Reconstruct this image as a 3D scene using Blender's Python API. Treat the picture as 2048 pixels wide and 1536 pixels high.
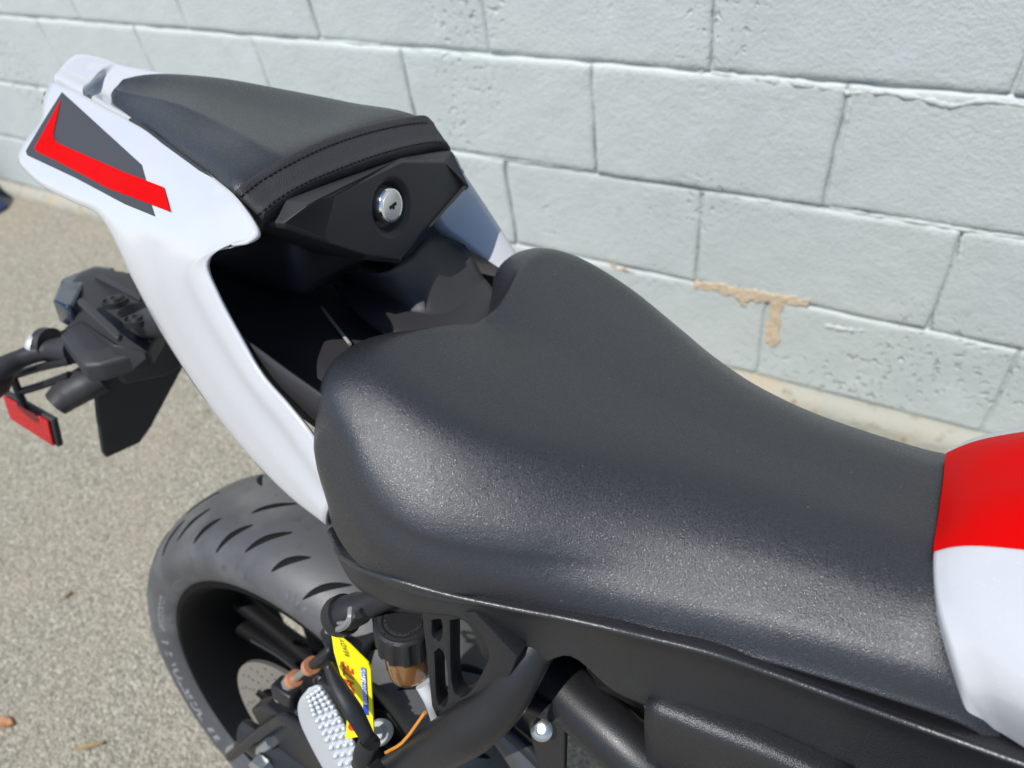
import bpy, bmesh, math, random
import numpy as np
from mathutils import Vector, Matrix

random.seed(7)
for o_ in list(bpy.data.objects):
    bpy.data.objects.remove(o_)
scene = bpy.context.scene
coll = scene.collection
PI = math.pi

# ---------------------------------------------------------------- camera
FPX = 1430.33                      # focal length in pixels of the 2048 px wide photograph
RC = np.array([[0.86273934, -0.12548377, -0.48983126],
               [0.26683399, -0.70987313, 0.65182801],
               [-0.42951189, -0.6930613, -0.57895214]])    # rows: right, down, forward in (u, v, w)
CAMH = 1.251                       # camera height above the ground
WS = CAMH / 1.122                  # wall scale
def uvw(a):                        # (u along wall, v up, w away from wall) -> world
    return Vector((a[0], -a[2], a[1]))
cam_loc = Vector((0, 0, CAMH))
r_, d_, f_ = uvw(RC[0]), uvw(RC[1]), uvw(RC[2])
cam = bpy.data.cameras.new('camera')
cam_ob = bpy.data.objects.new('camera', cam); coll.objects.link(cam_ob)
M = Matrix((r_, -d_, -f_)).transposed().to_4x4()
M.translation = cam_loc
cam_ob.matrix_world = M
cam.sensor_width = 36.0
cam.lens = FPX / 2048 * 36
cam.clip_start = 0.02
cam.clip_end = 500
cam.dof.use_dof = True
cam.dof.focus_distance = 0.50
cam.dof.aperture_fstop = 6.0
scene.camera = cam_ob
scene.render.resolution_x, scene.render.resolution_y = 1024, 768

# ---------------------------------------------------------------- light
SUN = Vector((-0.07, -0.46, 0.86)).normalized()          # direction towards the sun
w = bpy.data.worlds.new('World'); scene.world = w; w.use_nodes = True
nt = w.node_tree; nt.nodes.clear()
sky = nt.nodes.new('ShaderNodeTexSky'); sky.sky_type = 'NISHITA'; sky.sun_disc = False
sky.sun_elevation = math.asin(SUN.z)
sky.ozone_density = 3.0; sky.dust_density = 0.3
sky.sun_rotation = math.atan2(SUN.x, SUN.y)
bg = nt.nodes.new('ShaderNodeBackground'); bg.inputs[1].default_value = 0.125
wo = nt.nodes.new('ShaderNodeOutputWorld')
nt.links.new(sky.outputs[0], bg.inputs[0]); nt.links.new(bg.outputs[0], wo.inputs[0])
sl = bpy.data.lights.new('sun', 'SUN'); sl.energy = 4.0; sl.angle = math.radians(0.53); sl.color = (1, .975, .935)
sun = bpy.data.objects.new('sun', sl); coll.objects.link(sun)
sun.rotation_euler = SUN.to_track_quat('Z', 'Y').to_euler()
scene.view_settings.view_transform = 'Standard'
scene.view_settings.look = 'None'
scene.view_settings.exposure = 0.18
scene.view_settings.gamma = 1.0

# ---------------------------------------------------------------- bike frame (x forward, y left, z up; origin under the rear tyre)
CW = np.array([0.54662702, 1.07701405, 1.11499432])
OB = np.array([0.03249246, -0.16847455, 1.01687741])
FX = np.array([0.99989953, 0., 0.01417493])
FY = np.array([0.01362581, -0.27563736, -0.96116512])
FZ = np.array([0.00390714, 0.9612617, -0.27560966])
CB = np.array([(CW - OB) @ a for a in (FX, FY, FZ)])     # the camera in the bike frame
def P(x, y, X=None, Y=None, Z=None):
    """point of the bike frame seen at pixel (x, y) whose X, Y or Z is known"""
    dd = RC.T @ np.array([(x - 1024) / FPX, (y - 768) / FPX, 1.0])
    db = np.array([dd @ FX, dd @ FY, dd @ FZ])
    k, v = (0, X) if X is not None else ((1, Y) if Y is not None else (2, Z))
    s = (v - CB[k]) / db[k]
    return Vector(CB + s * db)
BIKE = Matrix((uvw(FX), uvw(FY), uvw(FZ))).transposed().to_4x4()
BIKE.translation = uvw(OB - CW) + cam_loc
def PW(x, y, Z=None, Y=None):
    dd = uvw(RC.T @ np.array([(x - 1024) / FPX, (y - 768) / FPX, 1.0]))
    s = (Z - cam_loc.z) / dd.z if Z is not None else (Y - cam_loc.y) / dd.y
    return cam_loc + float(s) * dd
CAMB = Vector(CB)
WALL_Y = float(CW[2] * WS)

# ---------------------------------------------------------------- materials
def mat(name, col, rough=.5, metal=0., bump=None, coat=0., spec=.5, var=None, sheen=0., speck=None, trans=0., ior=1.45, coat_rough=.05, glint_dust=None, attr=None):
    m = bpy.data.materials.new(name); m.use_nodes = True
    n = m.node_tree; b = n.nodes['Principled BSDF']
    b.inputs['Base Color'].default_value = (*col, 1)
    b.inputs['Roughness'].default_value = rough
    b.inputs['Metallic'].default_value = metal
    b.inputs['Coat Weight'].default_value = coat
    b.inputs['Coat Roughness'].default_value = coat_rough
    b.inputs['Specular IOR Level'].default_value = spec
    b.inputs['Sheen Weight'].default_value = sheen
    b.inputs['Transmission Weight'].default_value = trans
    b.inputs['IOR'].default_value = ior
    tc = n.nodes.new('ShaderNodeTexCoord')
    if bump:                                      # list of (kind, scale, strength, distance)
        prev = None
        for kind, sc, st, di in bump:
            t = n.nodes.new('ShaderNodeTexNoise' if kind == 'n' else 'ShaderNodeTexVoronoi')
            t.inputs['Scale'].default_value = sc
            if kind == 'n': t.inputs['Detail'].default_value = 3
            n.links.new(tc.outputs['Object'], t.inputs['Vector'])
            bp = n.nodes.new('ShaderNodeBump'); bp.inputs['Strength'].default_value = st; bp.inputs['Distance'].default_value = di
            n.links.new(t.outputs[0], bp.inputs['Height'])
            if prev: n.links.new(prev.outputs[0], bp.inputs['Normal'])
            prev = bp
        n.links.new(prev.outputs[0], b.inputs['Normal'])
    if var:                                       # list of (scale, colour, low, high): noise patches of another colour
        cur = None
        for sc, c2, lo, hi in var:
            t = n.nodes.new('ShaderNodeTexNoise'); t.inputs['Scale'].default_value = sc; t.inputs['Detail'].default_value = 6
            n.links.new(tc.outputs['Object'], t.inputs['Vector'])
            mr = n.nodes.new('ShaderNodeMapRange'); mr.inputs[1].default_value = lo; mr.inputs[2].default_value = hi
            n.links.new(t.outputs[0], mr.inputs[0])
            mx = n.nodes.new('ShaderNodeMix'); mx.data_type = 'RGBA'
            n.links.new(mr.outputs[0], mx.inputs[0])
            if cur: n.links.new(cur.outputs[2], mx.inputs[6])
            else: mx.inputs[6].default_value = (*col, 1)
            mx.inputs[7].default_value = (*c2, 1)
            cur = mx
        n.links.new(cur.outputs[2], b.inputs['Base Color'])
    if glint_dust:                                      # (scale, radius, share, colour): scattered lighter specks, painted sparkle on vinyl and white paint
        vo = n.nodes.new('ShaderNodeTexVoronoi'); vo.inputs['Scale'].default_value = glint_dust[0]
        n.links.new(tc.outputs['Object'], vo.inputs['Vector'])
        lt = n.nodes.new('ShaderNodeMath'); lt.operation = 'LESS_THAN'; lt.inputs[1].default_value = glint_dust[1]
        n.links.new(vo.outputs['Distance'], lt.inputs[0])
        sc_ = n.nodes.new('ShaderNodeSeparateColor'); n.links.new(vo.outputs['Color'], sc_.inputs[0])
        l2 = n.nodes.new('ShaderNodeMath'); l2.operation = 'LESS_THAN'; l2.inputs[1].default_value = glint_dust[2]
        n.links.new(sc_.outputs[1], l2.inputs[0])
        mu = n.nodes.new('ShaderNodeMath'); mu.operation = 'MULTIPLY'
        n.links.new(lt.outputs[0], mu.inputs[0]); n.links.new(l2.outputs[0], mu.inputs[1])
        mx = n.nodes.new('ShaderNodeMix'); mx.data_type = 'RGBA'; mx.inputs[6].default_value = (*col, 1); mx.inputs[7].default_value = (*glint_dust[3], 1)
        n.links.new(mu.outputs[0], mx.inputs[0]); n.links.new(mx.outputs[2], b.inputs['Base Color'])
    if attr:                                      # (attribute, colour): clean unworn rubber inside the grooves
        at_ = n.nodes.new('ShaderNodeAttribute'); at_.attribute_name = attr[0]
        mx = n.nodes.new('ShaderNodeMix'); mx.data_type = 'RGBA'; mx.inputs[7].default_value = (*attr[1], 1)
        n.links.new(at_.outputs['Fac'], mx.inputs[0])
        if b.inputs['Base Color'].links: n.links.new(b.inputs['Base Color'].links[0].from_socket, mx.inputs[6])
        else: mx.inputs[6].default_value = (*col, 1)
        n.links.new(mx.outputs[2], b.inputs['Base Color'])
    if speck:                                     # (scale, threshold, roughness inside): tiny glossy flecks
        t = n.nodes.new('ShaderNodeTexNoise'); t.inputs['Scale'].default_value = speck[0]; t.inputs['Detail'].default_value = 1
        n.links.new(tc.outputs['Object'], t.inputs['Vector'])
        mr = n.nodes.new('ShaderNodeMapRange'); mr.inputs[1].default_value = speck[1]; mr.inputs[2].default_value = speck[1] + .06
        mr.inputs[3].default_value = rough; mr.inputs[4].default_value = speck[2]
        n.links.new(t.outputs[0], mr.inputs[0]); n.links.new(mr.outputs[0], b.inputs['Roughness'])
    return m

VINYL = mat('saddle_vinyl', (.0155, .0155, .0185), .38, bump=[('n', 1250, .6, .0007)], spec=1.0, speck=(900, .56, .24), glint_dust=(170, .08, .06, (.12, .12, .13)))  # light specks paint the glints of the grain into the colour
STRAPV = mat('strap_vinyl', (.030, .028, .031), .6, bump=[('n', 900, .9, .0010)], spec=.5, speck=(900, .62, .3))
PLAST = mat('black_plastic', (.016, .016, .017), .48, bump=[('n', 1400, .35, .0005)], spec=.5)
PLASTM = mat('matt_black_plastic', (.030, .029, .031), .52, bump=[('n', 1200, .3, .0004)], spec=.5, glint_dust=(130, .08, .10, (.12, .12, .12)))
COVERP = mat('textured_side_cover', (.013, .013, .0145), .35, bump=[('n', 1250, .65, .0007)], spec=.9, speck=(1000, .6, .28))
WHITE = mat('pearl_white_paint', (.56, .562, .575), .22, coat=1., spec=.5, coat_rough=.03, bump=[('n', 700, .12, .0004)], glint_dust=(950, .22, .05, (.80, .80, .83)))  # paler flakes paint the sparkle of the pearl into the colour
RED = mat('red_paint', (.60, .0008, .001), .5, coat=0., spec=.08)
REDD = mat('red_decal', (.56, .0008, .001), .6, spec=.06)
GREYD = mat('dark_grey_decal', (.045, .045, .05), .55, bump=[('n', 1500, .15, .0003)])
CLEAR = mat('clear_film_edge', (.86, .86, .87), .2)
CHROME = mat('chrome', (.82, .82, .82), .08, metal=1)
LOCKF = mat('lock_face_steel', (.62, .60, .55), .4, metal=.15)
BLACKH = mat('keyhole_black', (.004, .004, .004), .6)
RUBBER = mat('tyre_rubber', (.070, .070, .074), .48, spec=.6, bump=[('n', 500, .2, .0005)],
             var=[(12, (.13, .129, .126), .45, .72), (60, (.05, .05, .052), .58, .78)])
RUBBERL = mat('tyre_lettering', (.24, .24, .245), .6)
RIMM = mat('rim_black', (.004, .004, .0045), .6, spec=.15)
STEEL = mat('brake_disc_steel', (.50, .47, .43), .38, metal=.85, var=[(300, (.42, .40, .37), .4, .7)])
STEELB = mat('bolt_steel', (.55, .57, .57), .3, metal=.9)
ALU = mat('footpeg_aluminium', (.70, .73, .76), .42, metal=.55, bump=[('n', 700, .2, .0004)])
COPPER = mat('copper_washer', (.80, .36, .20), .4, metal=.6)
METALB = mat('black_painted_metal', (.014, .014, .0155), .42, spec=.55, bump=[('n', 900, .3, .0004)], speck=(900, .64, .25))
AMBER = mat('amber_fluid_bottle', (.90, .78, .55), .06, coat=.3, trans=.95)
YEL = mat('yellow_tag', (.90, .78, .002), .5)
TAGRED = mat('tag_red_print', (.80, .03, .01), .5)
TAGBLU = mat('tag_blue_print', (.01, .08, .50), .5)
TAGWHT = mat('tag_white_print', (.85, .85, .88), .5)
TAGBLK = mat('tag_black_print', (.02, .02, .02), .5)
REFL = mat('red_reflector_plastic', (.50, .002, .006), .3, coat=.15, spec=.3, bump=[('v', 300, 1., .002)])
AMBL = mat('amber_lens', (.70, .25, .03), .15, coat=.7)
ZIP = mat('grey_cable_tie', (.20, .195, .19), .4)
SILV = mat('silver_and_glint', (.62, .60, .56), .4, metal=.5)  # silver of the stalk collar, painted highlight on the tray seam
BLUEP = mat('blue_gloss_paint', (.01, .035, .14), .25, coat=.8)
HOSE = mat('pale_grey_hose', (.50, .52, .53), .4)
ENG = mat('engine_cast_metal', (.10, .10, .10), .5, metal=.4)

# ---------------------------------------------------------------- mesh helpers
def finish(name, verts, faces, m, parent=None, smooth=True, mods=(), face_cam=False, auto=None):
    me = bpy.data.meshes.new(name)
    me.from_pydata([tuple(v) for v in verts], [], faces)
    bm = bmesh.new(); bm.from_mesh(me)
    bmesh.ops.remove_doubles(bm, verts=bm.verts, dist=1e-6)
    bm.faces.ensure_lookup_table()
    if face_cam:
        s = sum(f.calc_area() * (1 if f.normal.dot(CAMB - f.calc_center_median()) > 0 else -1) for f in bm.faces)
        if s < 0: bmesh.ops.reverse_faces(bm, faces=bm.faces)
    else:
        bmesh.ops.recalc_face_normals(bm, faces=bm.faces)
    bm.to_mesh(me); bm.free()
    if smooth:
        me.polygons.foreach_set('use_smooth', [True] * len(me.polygons))
        if auto is not None:
            me.set_sharp_from_angle(angle=math.radians(auto))
    me.materials.append(m)
    ob = bpy.data.objects.new(name, me); coll.objects.link(ob)
    if parent: ob.parent = parent
    for md in mods:
        if md[0] == 'sol':
            x = ob.modifiers.new('thickness', 'SOLIDIFY'); x.thickness = md[1]; x.offset = md[2] if len(md) > 2 else -1
        elif md[0] == 'bev':
            x = ob.modifiers.new('bevel', 'BEVEL'); x.width = md[1]; x.segments = md[2] if len(md) > 2 else 3
            x.limit_method = 'ANGLE'; x.angle_limit = math.radians(md[3] if len(md) > 3 else 30)
        elif md[0] == 'sub':
            x = ob.modifiers.new('subdivision', 'SUBSURF'); x.levels = md[1]; x.render_levels = md[1]
    return ob

def cr(pts, n):
    """Catmull-Rom through pts, n steps for each interval"""
    pts = [Vector(p) for p in pts]
    if len(pts) == 2:
        return [pts[0].lerp(pts[1], i / n) for i in range(n + 1)]
    out = []
    for i in range(len(pts) - 1):
        p1, p2 = pts[i], pts[i + 1]
        p0 = pts[i - 1] if i else p1 * 2 - p2
        p3 = pts[i + 2] if i + 2 < len(pts) else p2 * 2 - p1
        d01, d12, d23 = [max((a - b).length, 1e-6) ** .5 for a, b in ((p1, p0), (p2, p1), (p3, p2))]
        m1 = (p2 - p1) + d12 * ((p1 - p0) / d01 - (p2 - p0) / (d01 + d12))
        m2 = (p2 - p1) + d12 * ((p3 - p2) / d23 - (p3 - p1) / (d12 + d23))
        for k in range(n):
            t = k / n
            out.append(p1 * (2*t**3 - 3*t*t + 1) + m1 * (t**3 - 2*t*t + t) + p2 * (-2*t**3 + 3*t*t) + m2 * (t**3 - t*t))
    out.append(pts[-1])
    return out

def loft_vf(grid, na=6, nb=6):
    g = [cr(r, nb) for r in grid]
    cols = list(zip(*g))
    g2 = [cr(c, na) for c in cols]             # g2[j][i]
    J, I = len(g2), len(g2[0])
    verts = [v for c in g2 for v in c]
    faces = [(j*I+i, j*I+i+1, (j+1)*I+i+1, (j+1)*I+i) for j in range(J-1) for i in range(I-1)]
    return verts, faces
def loft(name, grid, m, parent, na=6, nb=6, mods=(), face_cam=True, auto=None):
    v, f = loft_vf(grid, na, nb)
    return finish(name, v, f, m, parent, mods=mods, face_cam=face_cam, auto=auto)

def tube_vf(path, rad, seg=14, n=6, flat=None, caps=True):
    pts = cr(path, n) if len(path) > 2 else cr(path, max(1, n // 3))
    R = [rad] * len(pts) if not isinstance(rad, (list, tuple)) else [float(np.interp(i / (len(pts)-1), np.linspace(0, 1, len(rad)), rad)) for i in range(len(pts))]
    V, F = [], []
    nrm = None
    for i, p in enumerate(pts):
        t = (pts[min(i+1, len(pts)-1)] - pts[max(i-1, 0)]).normalized()
        if nrm is None:
            a = Vector((0, 1, 0)) if abs(t.y) < .8 else Vector((0, 0, 1))
            nrm = (a - t * a.dot(t)).normalized()
        else:
            nrm = (nrm - t * nrm.dot(t)).normalized()
        b = t.cross(nrm)
        for k in range(seg):
            a = 2 * PI * k / seg
            V.append(p + (nrm * math.cos(a) * (flat or 1) + b * math.sin(a)) * R[i])
    for i in range(len(pts) - 1):
        for k in range(seg):
            F.append((i*seg+k, i*seg+(k+1) % seg, (i+1)*seg+(k+1) % seg, (i+1)*seg+k))
    if caps:
        F.append(tuple(range(seg))[::-1]); F.append(tuple(range((len(pts)-1)*seg, len(pts)*seg)))
    return V, F
def tube(name, path, rad, m, parent, seg=14, n=6, flat=None, mods=()):
    v, f = tube_vf(path, rad, seg, n, flat)
    return finish(name, v, f, m, parent, auto=50, mods=mods)

def lathe_vf(prof, org, axis, seg=32, xdir=None, close=False):
    """prof: (distance along axis, radius)"""
    ax = Vector(axis).normalized(); org = Vector(org)
    a = Vector(xdir) if xdir else (Vector((1, 0, 0)) if abs(ax.x) < .8 else Vector((0, 1, 0)))
    a = (a - ax * a.dot(ax)).normalized(); b = ax.cross(a)
    V = [org + ax * h + (a * math.cos(2*PI*k/seg) + b * math.sin(2*PI*k/seg)) * r for h, r in prof for k in range(seg)]
    n = len(prof)
    F = [(i*seg+k, i*seg+(k+1) % seg, ((i+1) % n)*seg+(k+1) % seg, ((i+1) % n)*seg+k) for i in range(n if close else n-1) for k in range(seg)]
    if not close:
        if prof[0][1] > 1e-5: F.append(tuple(range(seg))[::-1])
        if prof[-1][1] > 1e-5: F.append(tuple(range((n-1)*seg, n*seg)))
    return V, F
def lathe(name, prof, org, axis, m, parent, seg=32, auto=35, close=False, mods=()):
    v, f = lathe_vf(prof, org, axis, seg, close=close)
    return finish(name, v, f, m, parent, auto=auto, mods=mods)

def prism_vf(poly, thick):
    t = Vector(thick); n = len(poly)
    V = [Vector(p) for p in poly] + [Vector(p) + t for p in poly]
    F = [tuple(range(n)), tuple(range(2*n-1, n-1, -1))] + [(i, (i+1) % n, n+(i+1) % n, n+i) for i in range(n)]
    return V, F
def prism(name, poly, thick, m, parent, bev=.001, seg=2, smooth=True):
    v, f = prism_vf(poly, thick)
    return finish(name, v, f, m, parent, smooth=smooth, mods=[('bev', bev, seg)] if bev else (), auto=40)

def box_vf(c, ax, h):
    c = Vector(c); A = [Vector(a) for a in ax]
    V = [c + A[0]*h[0]*sx + A[1]*h[1]*sy + A[2]*h[2]*sz for sx in (-1, 1) for sy in (-1, 1) for sz in (-1, 1)]
    F = [(0,1,3,2), (4,6,7,5), (0,4,5,1), (2,3,7,6), (0,2,6,4), (1,5,7,3)]
    return V, F
I3 = ((1,0,0), (0,1,0), (0,0,1))
def box(name, c, h, m, parent, ax=I3, bev=.002, seg=3):
    v, f = box_vf(c, ax, h)
    return finish(name, v, f, m, parent, mods=[('bev', bev, seg)] if bev else (), auto=40)

def merge(parts):
    V, F = [], []
    for v, f in parts:
        k = len(V); V += list(v); F += [tuple(i + k for i in q) for q in f]
    return V, F

def text_mesh(txt, size, bold=0., shear=0.):
    c = bpy.data.curves.new('txt', 'FONT'); c.body = txt; c.size = size; c.offset = bold; c.shear = shear
    c.resolution_u = 3
    o_ = bpy.data.objects.new('txt', c); coll.objects.link(o_)
    dg = bpy.context.evaluated_depsgraph_get()
    me = bpy.data.meshes.new_from_object(o_.evaluated_get(dg))
    V = [v.co.copy() for v in me.vertices]; F = [tuple(p.vertices) for p in me.polygons]
    bpy.data.objects.remove(o_); bpy.data.curves.remove(c); bpy.data.meshes.remove(me)
    return V, F

def project_on(grid_vf, pts, lift):
    """drop points onto a lofted surface along the view ray; returns lifted points"""
    from mathutils.bvhtree import BVHTree
    bv = BVHTree.FromPolygons([tuple(v) for v in grid_vf[0]], grid_vf[1])
    out = []
    for p in pts:
        d = (p - CAMB).normalized()
        h, n, i, dist = bv.ray_cast(CAMB, d)
        if h is None:
            h, n, i, dist = bv.find_nearest(p)
        if n.dot(CAMB - h) < 0: n = -n
        out.append(h + n * lift)
    return out

def tag(o_, label, cat, group=None):
    o_['label'] = label; o_['category'] = cat
    if group: o_['group'] = group
    return o_

# ================================================================ SETTING
def ground_material():
    m = bpy.data.materials.new('worn_asphalt'); m.use_nodes = True
    n = m.node_tree; b = n.nodes['Principled BSDF']; b.inputs['Roughness'].default_value = .85
    b.inputs['Specular IOR Level'].default_value = .3
    tc = n.nodes.new('ShaderNodeTexCoord')
    vo = n.nodes.new('ShaderNodeTexVoronoi'); vo.inputs['Scale'].default_value = 210; vo.inputs['Randomness'].default_value = 1.
    n.links.new(tc.outputs['Object'], vo.inputs['Vector'])
    ramp = n.nodes.new('ShaderNodeValToRGB')
    cr_ = ramp.color_ramp
    cr_.elements[0].position = 0; cr_.elements[0].color = (.19, .172, .135, 1)
    cr_.elements[1].position = 1; cr_.elements[1].color = (.54, .505, .42, 1)
    e = cr_.elements.new(.5); e.color = (.33, .302, .24, 1)
    e = cr_.elements.new(.86); e.color = (.41, .37, .29, 1)
    sep = n.nodes.new('ShaderNodeSeparateColor'); n.links.new(vo.outputs['Color'], sep.inputs[0])
    n.links.new(sep.outputs[0], ramp.inputs[0])
    no = n.nodes.new('ShaderNodeTexNoise'); no.inputs['Scale'].default_value = 3.2; no.inputs['Detail'].default_value = 6
    n.links.new(tc.outputs['Object'], no.inputs['Vector'])
    mr = n.nodes.new('ShaderNodeMapRange'); mr.inputs[1].default_value = .42; mr.inputs[2].default_value = .75
    n.links.new(no.outputs[0], mr.inputs[0])
    mx = n.nodes.new('ShaderNodeMix'); mx.data_type = 'RGBA'; mx.inputs[7].default_value = (.38, .33, .235, 1)
    mf = n.nodes.new('ShaderNodeMath'); mf.operation = 'MULTIPLY'; mf.inputs[1].default_value = .55
    n.links.new(mr.outputs[0], mf.inputs[0])
    n.links.new(mf.outputs[0], mx.inputs[0]); n.links.new(ramp.outputs[0], mx.inputs[6])
    n.links.new(mx.outputs[2], b.inputs['Base Color'])
    n2 = n.nodes.new('ShaderNodeTexNoise'); n2.inputs['Scale'].default_value = 260; n2.inputs['Detail'].default_value = 4
    n.links.new(tc.outputs['Object'], n2.inputs['Vector'])
    b1 = n.nodes.new('ShaderNodeBump'); b1.inputs['Strength'].default_value = .8; b1.inputs['Distance'].default_value = .006
    n.links.new(vo.outputs['Distance'], b1.inputs['Height']); b1.invert = True
    b2 = n.nodes.new('ShaderNodeBump'); b2.inputs['Strength'].default_value = .6; b2.inputs['Distance'].default_value = .004
    n.links.new(n2.outputs[0], b2.inputs['Height']); n.links.new(b1.outputs[0], b2.inputs['Normal'])
    n.links.new(b2.outputs[0], b.inputs['Normal'])
    return m
GROUND = ground_material()
WALLP = mat('painted_block', (.545, .578, .548), .62, spec=.35,
            bump=[('n', 7, .15, .012), ('n', 48, .30, .005), ('n', 150, .5, .0028), ('n', 420, .4, .0014)],
            var=[(2.2, (.50, .54, .52), .45, .7), (11, (.57, .605, .588), .55, .75), (30, (.48, .515, .495), .64, .74)])
MORTAR = mat('painted_mortar', (.50, .54, .518), .7, bump=[('n', 60, .7, .004), ('n', 260, .6, .002)],
             var=[(7, (.30, .31, .26), .56, .72), (18, (.46, .40, .28), .66, .76)])
def add_pits(m):
    n = m.node_tree; b = n.nodes['Principled BSDF']
    tc = n.nodes.new('ShaderNodeTexCoord')
    a = n.nodes.new('ShaderNodeTexNoise'); a.inputs['Scale'].default_value = 62; a.inputs['Detail'].default_value = 2
    c = n.nodes.new('ShaderNodeTexNoise'); c.inputs['Scale'].default_value = 2.6
    for t in (a, c): n.links.new(tc.outputs['Object'], t.inputs['Vector'])
    r1 = n.nodes.new('ShaderNodeMapRange'); r1.inputs[1].default_value = .58; r1.inputs[2].default_value = .70
    r2 = n.nodes.new('ShaderNodeMapRange'); r2.inputs[1].default_value = .53; r2.inputs[2].default_value = .66
    n.links.new(a.outputs[0], r1.inputs[0]); n.links.new(c.outputs[0], r2.inputs[0])
    mu = n.nodes.new('ShaderNodeMath'); mu.operation = 'MULTIPLY'
    n.links.new(r1.outputs[0], mu.inputs[0]); n.links.new(r2.outputs[0], mu.inputs[1])
    bp = n.nodes.new('ShaderNodeBump'); bp.invert = True; bp.inputs['Strength'].default_value = .8; bp.inputs['Distance'].default_value = .006
    n.links.new(mu.outputs[0], bp.inputs['Height'])
    old = b.inputs['Normal'].links[0].from_socket
    n.links.new(old, bp.inputs['Normal']); n.links.new(bp.outputs[0], b.inputs['Normal'])
add_pits(WALLP)
TAN = mat('bare_tan_mortar', (.66, .52, .36), .85, bump=[('n', 160, .8, .004)], var=[(60, (.52, .42, .29), .45, .65)])
FOOT = mat('stained_footing', (.36, .35, .295), .8, bump=[('n', 40, .7, .006), ('n', 220, .5, .002)],
           var=[(8, (.40, .34, .24), .48, .66), (26, (.24, .20, .12), .58, .70)])

v, f = [(-30, -30, 0), (30, -30, 0), (30, WALL_Y + .2, 0), (-30, WALL_Y + .2, 0)], [(0, 1, 2, 3)]
g = finish('ground', v, f, GROUND, smooth=False); g['kind'] = 'structure'

# ---- the wall: every block a piece of its own
wall = bpy.data.objects.new('concrete_block_wall', None); coll.objects.link(wall)
BW, BH = .406 * WS, .203 * WS
WZ0 = .045 * WS                                           # top of the footing strip
WU0 = -CW[0] * WS                                         # world x of joint index 0
wall.location = (WU0, WALL_Y, 0)
tag(wall, 'pale green-grey painted concrete block wall with a bare tan mortar patch', 'wall')
U_MIN, U_MAX, COURSES = -15, 7, 9
back_v, back_f = box_vf((0, 0, 0), I3, (1, 1, 1))
mb = finish('mortar_bed', [((U_MIN + (U_MAX-U_MIN) * (a[0]+1)/2) * BW, .0075 + .19 * (a[1]+1)/2, (WZ0 + COURSES*BH) * (a[2]+1)/2) for a in back_v], back_f, MORTAR, wall, smooth=False)
rng = random.Random(3)
def block(u0, u1, z0, z1):
    g_ = .0013
    x0, x1, a0, a1 = u0*BW + g_, u1*BW - g_, z0 + g_, z1 - g_
    nx, nz = 26, 13
    proud = rng.uniform(-.0025, .002)
    ph = [rng.uniform(0, 6) for _ in range(8)]
    tx, tz = rng.uniform(-.003, .003), rng.uniform(-.003, .003)
    V, F = [], []
    def e(k, n):                                   # denser towards the edges
        t = k / n
        return t - math.sin(2*PI*t) / (2*PI) * .72
    for j in range(nz + 1):
        for i in range(nx + 1):
            s, t = e(i, nx), e(j, nz)
            x, z = x0 + (x1-x0)*s, a0 + (a1-a0)*t
            wob = .0016 * math.sin(23*x + ph[0]) + .0012 * math.sin(61*x + ph[1]) + rng.uniform(-.0008, .0008)
            wob2 = .0016 * math.sin(27*z + ph[2]) + .001 * math.sin(70*z + ph[3]) + rng.uniform(-.0008, .0008)
            if j in (0, nz): z += wob * (1 if j else -1)
            if i in (0, nx): x += wob2 * (1 if i else -1)
            d = min((x1-x0)*min(s, 1-s), (a1-a0)*min(t, 1-t))
            y = proud + .0042 * max(0, 1 - d/.008)**2 + tx*(s-.5) + tz*(t-.5)
            y += .0007 * math.sin(40*x + ph[4]) * math.sin(47*z + ph[5])
            V.append((x, y, z))
    W_ = nx + 1
    for j in range(nz):
        for i in range(nx):
            F.append((j*W_+i, j*W_+i+1, (j+1)*W_+i+1, (j+1)*W_+i))
    ring = [i for i in range(W_)] + [j*W_+nx for j in range(1, nz+1)] + [nz*W_+i for i in range(nx-1, -1, -1)] + [j*W_ for j in range(nz-1, 0, -1)]
    k = len(V)
    V += [(V[i][0], .02, V[i][2]) for i in ring]
    for a in range(len(ring)):
        b_ = (a+1) % len(ring)
        F.append((ring[a], k+a, k+b_, ring[b_]))
    finish('block', V, F, WALLP, wall)
for c in range(COURSES):
    off = {0: -.16, 1: .5, 2: 0., 3: .5, 4: 0., 5: .5, 6: 0., 7: .5, 8: 0.}[c]
    k = U_MIN
    us = [U_MIN] + [U_MIN + i + (off % 1) for i in range(0, U_MAX - U_MIN + 1) if U_MIN < U_MIN + i + (off % 1) < U_MAX] + [U_MAX]
    for a, b_ in zip(us[:-1], us[1:]):
        if b_ - a > .05: block(a, b_, WZ0 + c*BH, WZ0 + (c+1)*BH)
# footing strip at the base
V, F = [], []
n_ = 420
rows = [(-.034, -.02), (-.034, .018), (-.028, .032), (-.012, .043), (.004, WZ0 - .001), (.02, WZ0 - .001)]
for i in range(n_ + 1):
    x = (U_MIN + (U_MAX-U_MIN) * i / n_) * BW
    for (yy, zz) in rows:
        V.append((x, yy + rng.uniform(-.004, .004) * (yy < 0), zz + rng.uniform(-.004, .003) * (0 < zz < .045)))
R_ = len(rows)
F = [(i*R_+j, (i+1)*R_+j, (i+1)*R_+j+1, i*R_+j+1) for i in range(n_) for j in range(R_-1)]
finish('footing', V, F, FOOT, wall)
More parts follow.
